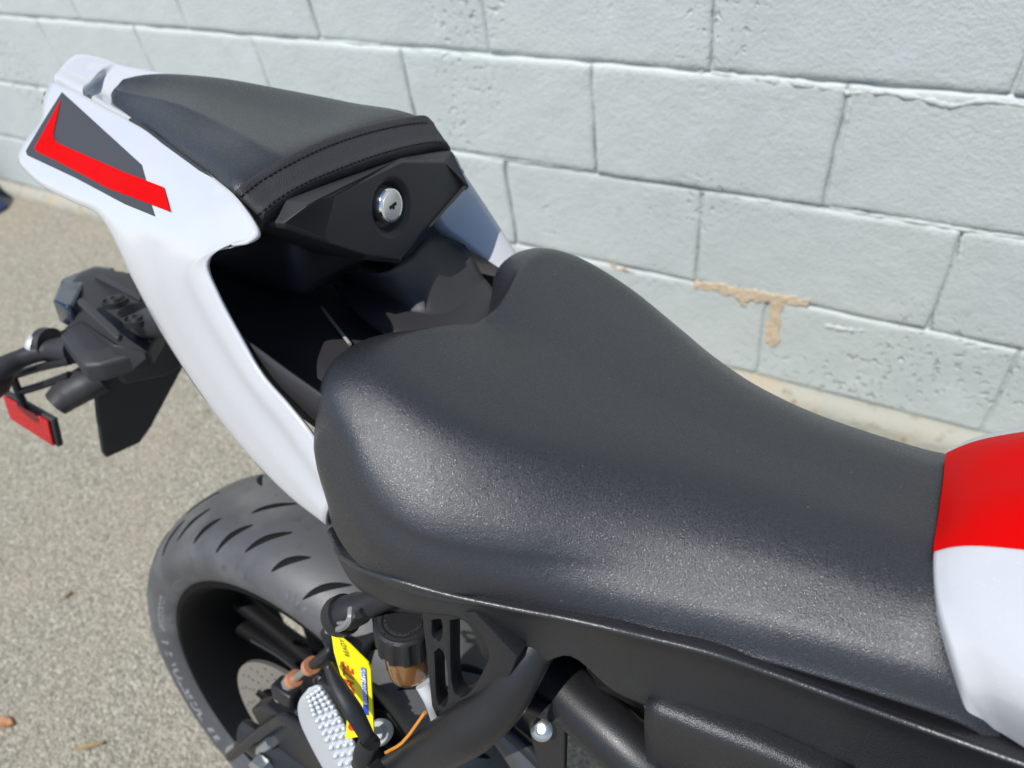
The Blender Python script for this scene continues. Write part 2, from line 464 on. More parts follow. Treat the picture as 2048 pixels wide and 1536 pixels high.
# bare mortar patch in the joint (a thin ragged layer)
def wall_patch(name, pix, m, y=-.0012, jit=5, th=.008):
    pts = []
    for k, (a, b_) in enumerate(pix):
        c_, d2 = pix[(k+1) % len(pix)]
        N = max(2, int(math.hypot(c_-a, d2-b_) / 7))
        for i in range(N):
            t = i / N
            q = PW(a + (c_-a)*t + rng.uniform(-jit, jit), b_ + (d2-b_)*t + rng.uniform(-jit, jit)*.7, Y=WALL_Y)
            pts.append(Vector((q.x - WU0, y, q.z)))
    v, f = prism_vf(pts, (0, th, 0))
    finish(name, v, f, m, wall, smooth=False, mods=[('bev', .0012, 2)])
wall_patch('bare_mortar', [(1386, 564), (1440, 569), (1500, 580), (1560, 590), (1620, 601), (1612, 613), (1568, 608), (1561, 650), (1556, 690), (1540, 697), (1528, 682), (1536, 640), (1540, 606), (1500, 600), (1490, 613), (1475, 598), (1430, 583), (1387, 577)], TAN)
wall_patch('bare_mortar', [(1222, 530), (1250, 536), (1262, 546), (1232, 541)], TAN)

# paint-covered mortar ledges squeezed out of the joints
def ledge(pix, thick, y0=.004):
    pts = [PW(a, b_, Y=WALL_Y) for a, b_ in pix]
    path = cr([Vector((p.x - WU0, y0, p.z)) for p in pts], 7)
    rad = [thick * (.55 + .45*math.sin(PI*i/(len(path)-1))) * rng.uniform(.65, 1.35) for i in range(len(path))]
    v, f = tube_vf(path, rad, 10, 1)
    for p in v:
        p.y = y0 + (p.y - y0) * .8; p.x += rng.uniform(-.0016, .0016); p.z += rng.uniform(-.0016, .0016)
    finish('mortar_ledge', v, f, WALLP, wall)
for pix, t in (([(1196, 141), (1260, 147), (1330, 156), (1395, 152), (1405, 142)], .0050), ([(1420, 147), (1500, 158), (1590, 168), (1680, 182), (1700, 192)], .0062),
               ([(1700, 188), (1760, 186), (1850, 200), (1900, 212), (1960, 204), (2060, 214)], .0060), ([(905, 300), (1000, 318), (1110, 332), (1190, 345)], .0042),
               ([(1400, 385), (1490, 400), (1560, 408), (1650, 420)], .0045), ([(1660, 418), (1760, 434), (1850, 448), (1930, 462), (2050, 478)], .0046),
               ([(1640, 650), (1690, 660), (1735, 662)], .0060), ([(1240, 540), (1320, 556), (1388, 570)], .0045), ([(500, 66), (620, 78), (760, 92)], .0040), ([(820, 100), (900, 108), (960, 114)], .0045),
               ([(0, 36), (120, 44), (250, 50)], .0035), ([(1930, 470), (1922, 500), (1915, 540)], .0050), ([(1702, 200), (1690, 260), (1672, 340)], .0042), ([(1000, 330), (1010, 400), (1018, 470)], .003)):
    ledge(pix, t)

# ================================================================ MOTORCYCLE
bike = bpy.data.objects.new('motorcycle', None); coll.objects.link(bike)
bike.matrix_world = BIKE
tag(bike, 'white, red and black sport motorcycle parked beside the pale block wall', 'motorcycle')

# ---- rider saddle: half grid from the rear notch round the lobe and along the side to the tank
ST = [  # spine x | shoulder | edge | side | bottom   (x, half width, z)
 (.240, (.232, 0, .926), (.222, 0, .912), (.218, 0, .895), (.220, 0, .865)),
 (.243, (.232, .022, .929), (.221, .022, .915), (.217, .022, .895), (.218, .022, .865)),
 (.247, (.228, .047, .937), (.213, .044, .922), (.209, .044, .90), (.210, .044, .865)),
 (.252, (.223, .071, .945), (.200, .069, .930), (.195, .069, .90), (.197, .069, .862)),
 (.258, (.222, .095, .949), (.190, .097, .932), (.185, .099, .90), (.187, .099, .852)),
 (.265, (.226, .117, .948), (.191, .129, .929), (.187, .134, .893), (.190, .132, .842)),
 (.276, (.239, .129, .944), (.206, .152, .924), (.201, .160, .886), (.205, .157, .834)),
 (.290, (.257, .136, .938), (.236, .167, .911), (.235, .177, .872), (.236, .177, .829)),
 (.310, (.282, .138, .929), (.270, .180, .889), (.272, .188, .859), (.275, .187, .828)),
 (.335, (.314, .130, .919), (.307, .179, .878), (.312, .184, .854), (.315, .182, .828)),
 (.365, (.352, .109, .909), (.350, .161, .872), (.351, .168, .851), (.352, .168, .829)),
 (.400, (.390, .088, .900), (.390, .138, .869), (.390, .150, .851), (.390, .155, .831)),
 (.436, (.430, .072, .893), (.430, .118, .868), (.430, .135, .852), (.430, .143, .834)),
 (.477, (.475, .063, .888), (.475, .103, .868), (.476, .121, .853), (.477, .130, .833)),
 (.520, (.520, .060, .886), (.521, .094, .870), (.523, .112, .856), (.525, .120, .834)),
 (.555, (.556, .058, .886), (.558, .090, .872), (.563, .107, .857), (.566, .114, .835)),
 (.577, (.577, .057, .887), (.581, .087, .874), (.590, .104, .857), (.602, .109, .834)),
 (.600, (.600, .052, .868), (.604, .080, .858), (.613, .099, .843), (.624, .106, .826)),
]
def spz(x): return float(np.interp(x, [.24, .30, .36, .42, .50, .58, .60], [.927, .917, .905, .895, .888, .890, .870]))
grid = []
SHARP = [0, 0, .1, .3, .6, .9, 1, 1, 1, 1, .9, .6, .3, .15, .05, 0, 0, 0]
for (sx, S, E_, D, B), sh in zip(ST, SHARP):
    c = Vector((sx, 0, spz(sx)))
    S, E_, D, B = map(Vector, (S, E_, D, B))
    m1 = c.lerp(S, .34); m1.z += .002; m2 = c.lerp(S, .70); m2.z += .003
    U = Vector((B.x + (.01 if sx < .27 else 0), max(0, B.y - .022), B.z - .004))
    ki = .62 + .16*sh
    inn = S.lerp(E_, ki) + Vector((0, .0004, .0016 + .0059*sh))
    out = E_.lerp(D, .30) + Vector((0, (.0008 * (1-sh) if E_.y > .01 else 0), 0))
    grid.append([c, m1, m2, S, inn, E_ + Vector((0, 0, .0012*sh)), out, D, D.lerp(B, .8), B, U])
grid = [[Vector((p.x, -p.y, p.z)) for p in r] for r in grid]
v1, f1 = loft_vf(grid, 5, 4)
v2 = [Vector((p.x, -p.y, p.z)) for p in v1]
V, F = merge([(v1, f1), (v2, [q[::-1] for q in f1])])
for p in V:
    if abs(p.y) < 1e-4: p.y = 0
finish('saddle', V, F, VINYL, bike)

# ---- black side cover under the saddle (right side by pixel, left side mirrored)
def mirrored(vf, k=1., dz=0.):
    v, f = vf
    return [Vector((p.x, -p.y*k, p.z + dz)) for p in v], [q[::-1] for q in f]
SC = [  # (ridge pixel, bottom pixel) with their lateral positions
 ((655, 1062), -.160, (668, 1100), -.150), ((680, 1112), -.172, (700, 1160), -.160),
 ((725, 1140), -.185, (755, 1200), -.174), ((800, 1163), -.187, (830, 1224), -.176),
 ((900, 1191), -.179, (930, 1242), -.168), ((985, 1209), -.172, (975, 1322), -.160),
 ((1060, 1224), -.165, (1070, 1330), -.153), ((1130, 1237), -.158, (1140, 1312), -.148),
 ((1220, 1257), -.152, (1225, 1380), -.140), ((1300, 1276), -.145, (1292, 1412), -.134),
 ((1420, 1306), -.137, (1420, 1458), -.127), ((1540, 1346), -.129, (1530, 1500), -.120),
 ((1680, 1397), -.123, (1660, 1560), -.115), ((1840, 1455), -.117, (1800, 1620), -.110),
 ((2000, 1512), -.117, (1960, 1690), -.108), ((2170, 1572), -.118, (2130, 1760), -.110)]
rows = []
for a, ya, b_, yb in SC:
    A, B = P(*a, Y=ya), P(*b_, Y=yb)
    top = A + Vector((0, .012, -.0005))
    rows.append([top + Vector((0, .02, -.006)), top, A + Vector((0, .0022, .0010)), A, A + Vector((0, .0002, -.0024)), A.lerp(B, .22) + Vector((0, .0045, 0)), A.lerp(B, .6) + Vector((0, .004, 0)), B, B + Vector((0, .012, -.002))])
vf = loft_vf(rows, 5, 4)
finish('side_cover', *vf, COVERP, bike, face_cam=True, mods=[('sol', .002)])
finish('side_cover', *mirrored(vf, .80), COVERP, bike, mods=[('sol', .002)])
BEAD = mat('satin_black_edge', (.02, .02, .022), .33, spec=1., bump=[('n', 900, .5, .0006)])
for s_ in (1, -.8):
    tube('cover_bead', [Vector((p.x, p.y*s_, p.z)) + Vector((0, -.0002, .0004)) for p in [P(*a, Y=ya) for a, ya, _, _ in SC[1:]]], .0019, BEAD, bike, 8, 4)
# lower lighter frame cover
LC = [((1292, 1408), -.140, (1302, 1700), -.125), ((1420, 1458), -.138, (1380, 1720), -.125), ((1540, 1506), -.134, (1500, 1740), -.12), ((1700, 1580), -.128, (1650, 1800), -.115)]
rows = []
for a, ya, b_, yb in LC:
    A, B = P(*a, Y=ya), P(*b_, Y=yb)
    rows.append([A + Vector((0, .018, .002)), A, A.lerp(B, .12) + Vector((0, -.004, 0)), A.lerp(B, .5), B])
vf = loft_vf(rows, 4, 4)
finish('frame_cover', *vf, COVERP, bike, face_cam=True, mods=[('sol', .002)])
finish('frame_cover', *mirrored(vf, .8), COVERP, bike, mods=[('sol', .002)])

# ---- fuel tank
TE = [P(1888, 992, Y=0), P(1876, 1040, Y=-.028), P(1868, 1105, Y=-.055), P(1876, 1205, Y=-.084), P(1900, 1288, Y=-.100), P(1924, 1362, Y=-.1085), P(1938, 1396, Y=-.109), P(1975, 1452, Y=-.103)]
TE[0].z = .8955; TE[1].z = .895; TE[0].x = TE[1].x = (TE[0].x + TE[1].x)/2
fz_ = [1, 1, .70, .62, .60, .62, .50, .05]; fy_ = [0, .25, .5, .85, 1.1, 1.35, 1.3, .7]
rows = []
for d, dz, dy in ((0, 0, 0), (.007, .011, .002), (.016, .021, .006), (.036, .036, .015), (.075, .060, .030), (.15, .090, .052), (.25, .100, .060), (.35, .08, .03), (.41, .035, -.005)):
    rows.append([Vector((p.x + d*(1 - .12*j/7), p.y - dy*fy_[j], p.z + dz*fz_[j])) for j, p in enumerate(TE)])
vf = loft_vf(rows, 5, 5)
lip = loft_vf([rows[0], [r + Vector((.003, r.y * -.03, -.014)) for r in rows[0]], [r + Vector((.03, r.y * -.1, -.045)) for r in rows[0]]], 3, 5)
vv, ff = merge([vf, lip, mirrored(vf), mirrored(lip)])
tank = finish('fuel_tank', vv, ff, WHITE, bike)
# red centre band, a thin paint layer that follows the tank
def band_part(g_, cols, per):
    v, f = g_; I = len(v) // cols
    k = (2*per + 1) * I
    return [p.copy() for p in v[:k]], [q for q in f if max(q) < k]
def lifted(vf_, d):
    v, f = vf_
    nn = [Vector() for _ in v]
    for q in f:
        a = (v[q[2]] - v[q[0]]).cross(v[q[3]] - v[q[1]])
        if a.length > 0:
            a.normalize()
            for i in q: nn[i] += a
    cen_ = Vector((.8, 0, .80))
    out = []
    for p, a in zip(v, nn):
        if a.length > 0: a = a.normalized()
        if a.dot(p - cen_) < 0: a = -a
        out.append(p + a * d)
    return out, f
COLS = (len(TE)-1)*5 + 1
b1 = lifted(band_part(vf, COLS, 5), .0007); b2 = lifted(band_part(lip, COLS, 5), .0007)
vv, ff = merge([b1, mirrored(b1)])
for p in vv:
    if abs(p.y) < 1.2e-3: p.y = 0
finish('red_band', vv, ff, RED, tank)
vv, ff = merge([b2, mirrored(b2)])
finish('red_band_lip', vv, ff, RED, tank)

# ---- white tail fairing, right side
TF = [  # lower edge, middle, upper edge: pixel and lateral position
 ((35, 325, -.070), (80, 240, -.046), (101, 162, -.0195)),
 ((75, 366, -.078), (122, 286, -.060), (152, 182, -.027)),
 ((140, 402, -.088), (200, 326, -.076), (208, 213, -.036)),
 ((196, 430, -.098), (262, 362, -.092), (278, 250, -.050)),
 ((222, 468, -.104), (318, 408, -.107), (352, 302, -.071)),
 ((240, 505, -.109), (358, 445, -.120), (428, 355, -.097)),
 ((256, 540, -.112), (380, 475, -.128), (482, 408, -.122)),
 ((274, 575, -.115), (378, 505, -.133), (513, 470, -.134)),
 ((288, 602, -.117), (370, 530, -.135), (462, 487, -.137)),
 ((304, 632, -.119), (366, 558, -.136), (412, 532, -.138)),
 ((344, 700, -.123), (396, 628, -.139), (432, 588, -.141)),
 ((398, 782, -.129), (446, 712, -.143), (472, 665, -.145)),
 ((448, 850, -.134), (500, 792, -.148), (522, 750, -.150)),
 ((510, 924, -.141), (560, 866, -.153), (575, 812, -.155)),
 ((580, 994, -.149), (612, 940, -.158), (625, 875, -.158)),
 ((655, 1052, -.156), (660, 1005, -.160), (672, 960, -.160))]
rows = []
for L, Mi, U in TF:
    l, m_, u = P(L[0], L[1], Y=L[2]), P(Mi[0], Mi[1], Y=Mi[2]), P(U[0], U[1], Y=U[2])
    rows.append([l + Vector((0, .014, -.004)), l, l.lerp(m_, .5) + Vector((0, -.003, .001)), m_, m_.lerp(u, .5) + Vector((0, -.0015, .0015)), u])
tail_vf = loft_vf(rows, 6, 6)
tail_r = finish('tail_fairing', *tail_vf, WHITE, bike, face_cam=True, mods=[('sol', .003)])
rows = []
for k, (rim, inner) in enumerate([(None, None)]*5 + [((893, 301, .125), (872, 400, .116)), ((928, 353, .140), (868, 452, .116)), ((966, 410, .151), (905, 484, .122)), ((1005, 470, .158), (950, 508, .129)), ((1042, 528, .163), (990, 532, .135)), ((1070, 575, .166), (1030, 560, .140))]):
    if rim is None:
        L, Mi, U = TF[k]
        l, m_, u = [Vector((p.x, -p.y*.9, p.z - .012)) for p in (P(L[0], L[1], Y=L[2]), P(Mi[0], Mi[1], Y=Mi[2]), P(U[0], U[1], Y=U[2]))]
        rows.append([u + Vector((0, -.004, -.02)), u, m_, l, l + Vector((0, -.012, -.01))])
    else:
        r, i_ = P(*rim[:2], Y=rim[2]), P(*inner[:2], Y=inner[2])
        rows.append([i_, r, r + Vector((-.005, .006, -.03)), r + Vector((-.03, .002, -.09)), r + Vector((-.05, -.01, -.13))])
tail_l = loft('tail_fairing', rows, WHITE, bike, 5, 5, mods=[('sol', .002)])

def decal(name, pix, lift, m, parent, sub=6):
    pts = []
    for k, (a, b_) in enumerate(pix):
        c_, d2 = pix[(k+1) % len(pix)]
        n = max(1, int(math.hypot(c_-a, d2-b_) / 12))
        pts += [(a + (c_-a)*t/n, b_ + (d2-b_)*t/n) for t in range(n)]
    from mathutils.geometry import tessellate_polygon, delaunay_2d_cdt
    xs = [p[0] for p in pts]; ys = [p[1] for p in pts]
    inner = []
    def inside(x, y):
        r = False
        for i in range(len(pts)):
            (x0, y0), (x1, y1) = pts[i], pts[i-1]
            if (y0 > y) != (y1 > y) and x < (x1-x0)*(y-y0)/(y1-y0) + x0: r = not r
        return r
    x = min(xs)
    while x < max(xs):
        y = min(ys)
        while y < max(ys):
            if inside(x, y) and min(math.hypot(px-x, py-y) for px, py in pts) > 5: inner.append((x, y))
            y += 11
        x += 11
    allp = [Vector(p) for p in pts + inner]
    n = len(pts)
    res = delaunay_2d_cdt(allp, [(i, (i+1) % n) for i in range(n)], [], 1, 1e-5)
    P3 = project_on(tail_vf, [P(p.x, p.y, Y=-.08) for p in res[0]], lift)
    return finish(name, P3, [tuple(q) for q in res[2]], m, parent, face_cam=True)
decal('grey_decal', [(125, 185), (284, 330), (293, 362), (302, 405), (311, 433), (250, 408), (150, 355), (56, 311), (53, 303), (57, 295), (90, 240)], .0007, GREYD, tail_r)
decal('red_decal', [(124, 200), (109, 270), (112, 282), (120, 288), (250, 345), (330, 376), (344, 425), (300, 408), (220, 378), (120, 325), (74, 303), (72, 296), (78, 285)], .0013, REDD, tail_r)

# ---- white tail top between the fairings
TT = [
 ((108, 157, -.019), (118, 141, -.008), (130, 127, .002), (143, 115, .012), (154, 109.5, .018)),
 ((112, 153.5, -.0195), (123, 138, -.008), (135, 124, .002), (150, 112, .012), (162, 108, .018)),
 ((138, 167, -.024), (153, 150, -.010), (168, 134, .002), (186, 120, .014), (200, 114.5, .021)),
 ((163, 180, -.028), (179, 162, -.012), (196, 142.5, .002), (210, 131, .014), (226, 123, .024)),
 ((165, 182, -.0282), (181, 164, -.012), (198, 144.5, .002), (213, 132.5, .014), (230, 124.5, .0245)),
 ((175, 191, -.0305), (191, 176, -.012), (206, 156, .001), (221, 141, .014), (238, 128, .0255)),
 ((178, 193.5, -.031), (194, 178, -.012), (209, 158, .001), (225, 142, .0145), (244, 130, .0265)),
 ((228, 224, -.038), (242, 206, -.010), (262, 186, .006), (296, 164, .024), (335, 147.5, .043)),
 ((300, 268, -.050), (320, 236, -.012), (350, 210, .008), (390, 186, .028), (470, 168, .066))]
rows = []
for ri, r in enumerate(TT):
    q = [P(a, b_, Y=c + (.010, .010, .007, .004)[ri-5]*max(0, 1 - .3*k) if ri >= 5 else c) for k, (a, b_, c) in enumerate(r)]
    rows.append([q[0] + Vector((0, .002, -.016))] + q + [q[-1] + Vector((0, .001, -.004)), q[-1] + Vector((0, .0, -.03))])
r0 = [p + Vector((.006, 0, -.02)) for p in rows[0]]
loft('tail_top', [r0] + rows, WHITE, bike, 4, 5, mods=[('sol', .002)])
tube('seat_gap', [P(262, 241, Y=-.0445), P(300, 266, Y=-.054), P(360, 308, Y=-.072), P(430, 360, Y=-.096)], .0022, PLASTM, bike, 6, 3)

# ---- pillion seat
PS = [  # near bottom, near bevel, near crease, centre, far silhouette
 ((222, 192, -.006), (223, 186, -.005), (228, 180, -.003), (236, 170, .003), (250, 158, .012)),
 ((226, 210, -.013), (226, 196, -.012), (241, 184, -.007), (260, 169, .006), (282, 151.5, .024)),
 ((236, 228, -.020), (236, 207, -.018), (264, 189, -.010), (292, 170, .012), (326, 148.5, .038)),
 ((290, 268, -.044), (296, 238, -.042), (350, 208, -.026), (400, 188, .016), (440, 157, .058)),
 ((360, 315, -.070), (372, 280, -.068), (440, 248, -.042), (510, 218, .020), (570, 180, .078)),
 ((425, 362, -.092), (440, 325, -.090), (520, 292, -.062), (610, 248, .018), (710, 208, .096)),
 ((468, 398, -.108), (476, 374, -.107), (566, 318, -.066), (690, 264, .014), (850, 235, .108)),
 ((490, 420, -.107), (500, 398, -.106), (580, 345, -.066), (700, 290, .012), (868, 262, .107))]
rows = []
for ri, r in enumerate(PS):
    q = [P(a, b_, Y=c) for a, b_, c in r]
    if ri >= 6: q = [p - Vector((.45, -.15, .85)) * (.003 if ri == 6 else .007) for p in q]
    q = q[:2] + [q[1].lerp(q[2], .82) + Vector((0, 0, .0006)), q[2] + Vector((0, 0, .0008)), q[2].lerp(q[3], .2) + Vector((0, 0, .0006))] + q[3:]
    e_ = q[-1]
    q.append(Vector((e_.x, e_.y + .006, e_.z - .022)))
    q.append(Vector((e_.x, e_.y - .01, e_.z - .036)))
    q.insert(0, q[0] + Vector((0, .02, -.006)))
    rows.append(q)
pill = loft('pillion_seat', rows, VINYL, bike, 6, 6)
# retaining strap round the front of the pillion seat
SB = [  # top edge, bottom edge
 ((462, 398, -.109), (514, 462, -.105)), ((471, 384, -.110), (527, 442, -.107)), ((505, 357, -.092), (566, 410, -.088)),
 ((560, 324, -.066), (620, 378, -.060)), ((620, 293, -.034), (690, 349, -.024)), ((690, 266, .006), (765, 322, .018)), ((760, 247, .050), (830, 304, .062)), ((815, 237, .088), (872, 296, .094)),
 ((848, 235, .108), (892, 296, .106)), ((860, 245, .113), (900, 306, .110))]
srows = []
for a, b_ in SB:
    A, B = P(*a[:2], Y=a[2]), P(*b_[:2], Y=b_[2])
    n = Vector((.45, -.15, .85)).normalized()
    A = A + n*.0012; B = B + n*.0022
    srows.append([A - n*.008, A - n*.001, A.lerp(B, .06) + n*.0024, A.lerp(B, .3) + n*.0018, A.lerp(B, .5) + n*.002, A.lerp(B, .7) + n*.0018, A.lerp(B, .94) + n*.0024, B - n*.001, B - n*.008])
svf = loft_vf(srows, 6, 4)
strap = finish('strap', *svf, STRAPV, pill, face_cam=True, mods=[('sol', .002)])
def stitches(frac, nst):
    path = cr([P(a[0] + (b_[0]-a[0])*frac, a[1] + (b_[1]-a[1])*frac, Y=a[2] + (b_[2]-a[2])*frac) for a, b_ in SB[1:-1]], 24)
    L = [0]
    for i in range(1, len(path)): L.append(L[-1] + (path[i]-path[i-1]).length)
    def at(s):
        i = max(1, next((k for k, l in enumerate(L) if l >= s), len(L)-1))
        t = (s - L[i-1]) / max(1e-9, L[i]-L[i-1]); return path[i-1].lerp(path[i], t)
    out = []
    pts = []
    for k in range(nst):
        s0 = L[-1]*(k+.12)/nst; s1 = L[-1]*(k+.78)/nst
        pts += [at(s0), at((s0+s1)/2), at(s1)]
    pp = project_on(svf, pts, .0004)
    for k in range(nst):
        out.append(tube_vf(pp[3*k:3*k+3], [.0005, .0008, .0005], 5, 2))
    return merge(out)
BLK = mat('stitch_thread', (.006, .006, .007), .6)
for fr in (.17, .80):
    s = finish('stitching', *stitches(fr, 46), BLK, strap); s['kind'] = 'stuff'

# ---- lock cover under the strap
face = [(672, 388, -.062), (650, 478, -.068), (664, 490, -.06), (733, 511, -.032), (802, 515, .004), (930, 378, .102), (889, 326, .088), (804, 323, .030)]
fc = [P(a, b_, Y=c) for a, b_, c in face]
# best plane through the face, then put every pixel on it
cen = sum(fc, Vector()) / len(fc)
_, _, vh = np.linalg.svd(np.array([list(p - cen) for p in fc]))
pn = Vector(vh[2]);  pn = pn if pn.dot(CAMB - cen) > 0 else -pn
pn = (pn + Vector((.25, 0, 0))).normalized()
def on_plane(x, y, off=0.):
    d = (P(x, y, Y=0) - CAMB).normalized()
    c0 = cen + pn * off
    return CAMB + d * ((c0 - CAMB).dot(pn) / d.dot(pn))
ring0 = [on_plane(a, b_) for a, b_, c in face]
outer = [P(625, 405, Y=-.085), P(566, 447, Y=-.100), P(570, 458, Y=-.098), P(715, 520, Y=-.03), P(800, 524, Y=.004), P(936, 372, Y=.106), P(905, 302, Y=.105), P(800, 316, Y=.04)]
back = [p + Vector((-.045, 0, -.004)) for p in outer]
NF = len(face)
lockc = on_plane(784, 414)
e1 = (Vector((0, 1, 0)) - pn * pn.y).normalized(); e2 = pn.cross(e1)
NR = 40
ang = [2*PI*k/NR for k in range(NR)]
RIN = .0240
V = list(ring0) + outer + back
F = []
for i in range(NF):
    j = (i+1) % NF
    F.append((i, j, NF+j, NF+i)); F.append((NF+i, NF+j, 2*NF+j, 2*NF+i))
F.append(tuple(range(2*NF, 3*NF)))
# face with a round recess: connect ring0 to the recess rim by angle
rim_i = len(V)
V += [lockc + (e1*math.cos(a) + e2*math.sin(a)) * RIN for a in ang]
V += [lockc + (e1*math.cos(a) + e2*math.sin(a)) * (RIN-.004) - pn*.003 for a in ang]
V += [lockc + (e1*math.cos(a) + e2*math.sin(a)) * (RIN-.007) - pn*.011 for a in ang]
V.append(lockc - pn*.011)
for k in range(NR):
    l = (k+1) % NR
    F.append((rim_i+k, rim_i+l, rim_i+NR+l, rim_i+NR+k)); F.append((rim_i+NR+k, rim_i+NR+l, rim_i+2*NR+l, rim_i+2*NR+k)); F.append((rim_i+2*NR+k, rim_i+2*NR+l, rim_i+3*NR))
def angof(p): d = p - lockc; return math.atan2(d.dot(e2), d.dot(e1)) % (2*PI)
own = [min(range(NF), key=lambda i: abs((angof(ring0[i]) - a + PI) % (2*PI) - PI)) for a in ang]
for k in range(NR):
    l = (k+1) % NR
    if own[k] == own[l]: F.append((rim_i+k, rim_i+l, own[k]))
    else:
        st = own[k]; step = 1 if (own[l]-own[k]) % NF < NF/2 else -1
        seq = [st]
        while seq[-1] != own[l]: seq.append((seq[-1]+step) % NF)
        F.append((rim_i+k, rim_i+l) + tuple(seq[::-1]))
cover = finish('lock_cover', V, F, PLASTM, bike, auto=30, mods=[('bev', .0045, 4, 12)])
LR = .0140
barc = on_plane(775, 410) - pn*.0005
lathe('lock_barrel', [(-.012, LR), (.0035, LR), (.005, LR-.001), (.0053, LR-.0026), (.0042, LR-.003), (.0042, 0)], barc, pn, CHROME, cover, 40)
lathe('lock_face', [(.0030, 0), (.0030, LR-.0022), (.0056, LR-.0030), (.0060, LR-.0036), (.0060, 0)], barc, pn, LOCKF, cover, 40)
ka = (e1*.97 + Vector((0, 0, .22))); ka = (ka - pn*ka.dot(pn)).normalized(); kb = pn.cross(ka)
box('keyhole', barc + pn*.0059, (.0046, .0013, .0004), BLACKH, cover, (ka, kb, pn), 0)
box('keyhole', barc + pn*.0059 - kb*.0018, (.0013, .0012, .0004), BLACKH, cover, (ka, kb, pn), 0)

# ---- black tray in the hollow behind the saddle
tray = []
for x, zc, zl, k in [(-.10, .985, .975, .55), (-.05, .945, .925, .68), (.0, .915, .893, .82), (.05, .900, .884, .93), (.10, .893, .880, .985), (.15, .888, .876, 1.08), (.20, .880, .868, 1.13), (.25, .872, .858, 1.15)]:
    top_ = max(zl + .06, .975 - max(0, x-.06)*1.1) if x > -.02 else zl + .006
    half = [(0, zc), (.03, zc), (.055, zc - .002), (.075, zc - .004), (.100, zl), (.116, zl + .004), (.127, min(zl + .03, top_)), (.1325, top_)]
    tray.append([Vector((x, -yy*k, zz)) for yy, zz in half[::-1]] + [Vector((x, yy*k, min(zz, zl + .022))) for yy, zz in half[1:]])
loft('tail_tray', tray, PLASTM, bike, 4, 4, mods=[('sol', .002)])
a, b_ = P(634, 604, Z=.897), P(700, 688, Z=.894)
tube('tray_edge_glint', [a, b_], .0016, SILV, bike, 8, 3)  # silver tube stands in for the highlight on the lit seam edge
# raised panel of the tray in front of the lock cover: a slope with facets, then a flat lip
rowA = [P(660, 540, Z=.930), P(720, 545, Z=.940), P(770, 545, Z=.945), P(820, 510, Z=.948), P(848, 480, Z=.950), P(880, 470, Z=.945), P(930, 490, Z=.940)]
rowB = [P(680, 556, Z=.912), P(735, 588, Z=.911), P(795, 613, Z=.910), P(862, 627, Z=.910), P(895, 622, Z=.910), P(925, 600, Z=.911), P(968, 556, Z=.914)]
rowC = [P(665, 570, Z=.906), P(730, 640, Z=.905), P(800, 668, Z=.905), P(880, 690, Z=.905), P(920, 690, Z=.905), P(955, 655, Z=.906), P(1000, 590, Z=.908)]
rowM = [a.lerp(b_, .5) + Vector((0, 0, -.002 if i in (2, 3) else .001)) for i, (a, b_) in enumerate(zip(rowA, rowB))]
rowD = [p + Vector((.03, 0, -.01)) for p in rowC]
loft('tray_panel', [rowA, rowM, rowB, [b_.lerp(c, .12) for b_, c in zip(rowB, rowC)], rowC, rowD], PLASTM, bike, 4, 4, mods=[('sol', .0015)])

# ---- rear wheel
AX = Vector((0, 0, .315))
wheel = bpy.data.objects.new('rear_wheel', None); coll.objects.link(wheel); wheel.parent = bike
def tyre_mesh(R0=.315):
    prof = cr([(p[0], p[1], 0) for p in [(-.068, .226), (-.080, .234), (-.0885, .250), (-.0915, .264), (-.088, .277), (-.076, .291), (-.055, .304), (-.03, .3125), (0, .315),
            (.03, .3125), (.055, .304), (.076, .291), (.088, .277), (.0915, .264), (.0885, .250), (.080, .234), (.068, .226)]], 8)
    NA = 260
    V = [(math.cos(2*PI*k/NA)*q.y, q.x, math.sin(2*PI*k/NA)*q.y) for k in range(NA) for q in prof]
    n = len(prof)
    F = [(k*n+i, ((k+1) % NA)*n+i, ((k+1) % NA)*n+i+1, k*n+i+1) for k in range(NA) for i in range(n-1)]
    return V, F
TV, TFc = tyre_mesh()
tyre = finish('tyre', [Vector(p) + AX for p in TV], TFc, RUBBER, wheel)
GROOVE = mat('groove_black', (.006, .006, .0065), .7, spec=.15)
def crown(y):                                     # tread radius at a lateral position
    return float(np.interp(abs(y), [0, .015, .03, .043, .055, .066, .076, .083, .088], [.315, .3143, .3125, .3087, .304, .298, .291, .2845, .277]))
NPER = 13
for s_ in (1, -1):
    for (a0, y0, a1, y1) in ((.30, .084, .06, .050), (.66, .080, .44, .052), (.98, .076, .70, .040), (1.16, .038, .88, .006)):
        V, F = [], []
        NG = 16
        k_ = 2*PI/NPER
        for i in range(NG + 1):
            t = i/NG
            bow = .03*math.sin(PI*t)
            th = (a0 + (a1-a0)*t + bow + (.5 if s_ < 0 else 0))*k_
            y = y0 + (y1-y0)*t
            wd = .0030*(.12 + .88*math.sin(PI*t)**.7)
            dth, dy = (a1-a0)*k_*.3, y1-y0; ln = math.hypot(dth, dy)
            for q, dep in ((-1.25, .0004), (-1, .0009), (0, .0008), (1, .0009), (1.25, .0004)):
                yy = y + dth/ln*wd*q; tt = th - dy/ln*wd*q/.3
                rr = crown(yy) + dep
                V.append((math.cos(tt)*rr, s_*yy, math.sin(tt)*rr))
        F = [(i*5+j, i*5+j+1, (i+1)*5+j+1, (i+1)*5+j) for i in range(NG) for j in range(4)]
        me0 = None
        for k in range(NPER):
            if me0 is None:
                go_ = finish('tread_groove', V, F, GROOVE, tyre); me0 = go_.data
            else:
                go_ = bpy.data.objects.new('tread_groove', me0); coll.objects.link(go_); go_.parent = tyre
            go_.location = AX; go_.rotation_euler = (0, k*k_, 0)
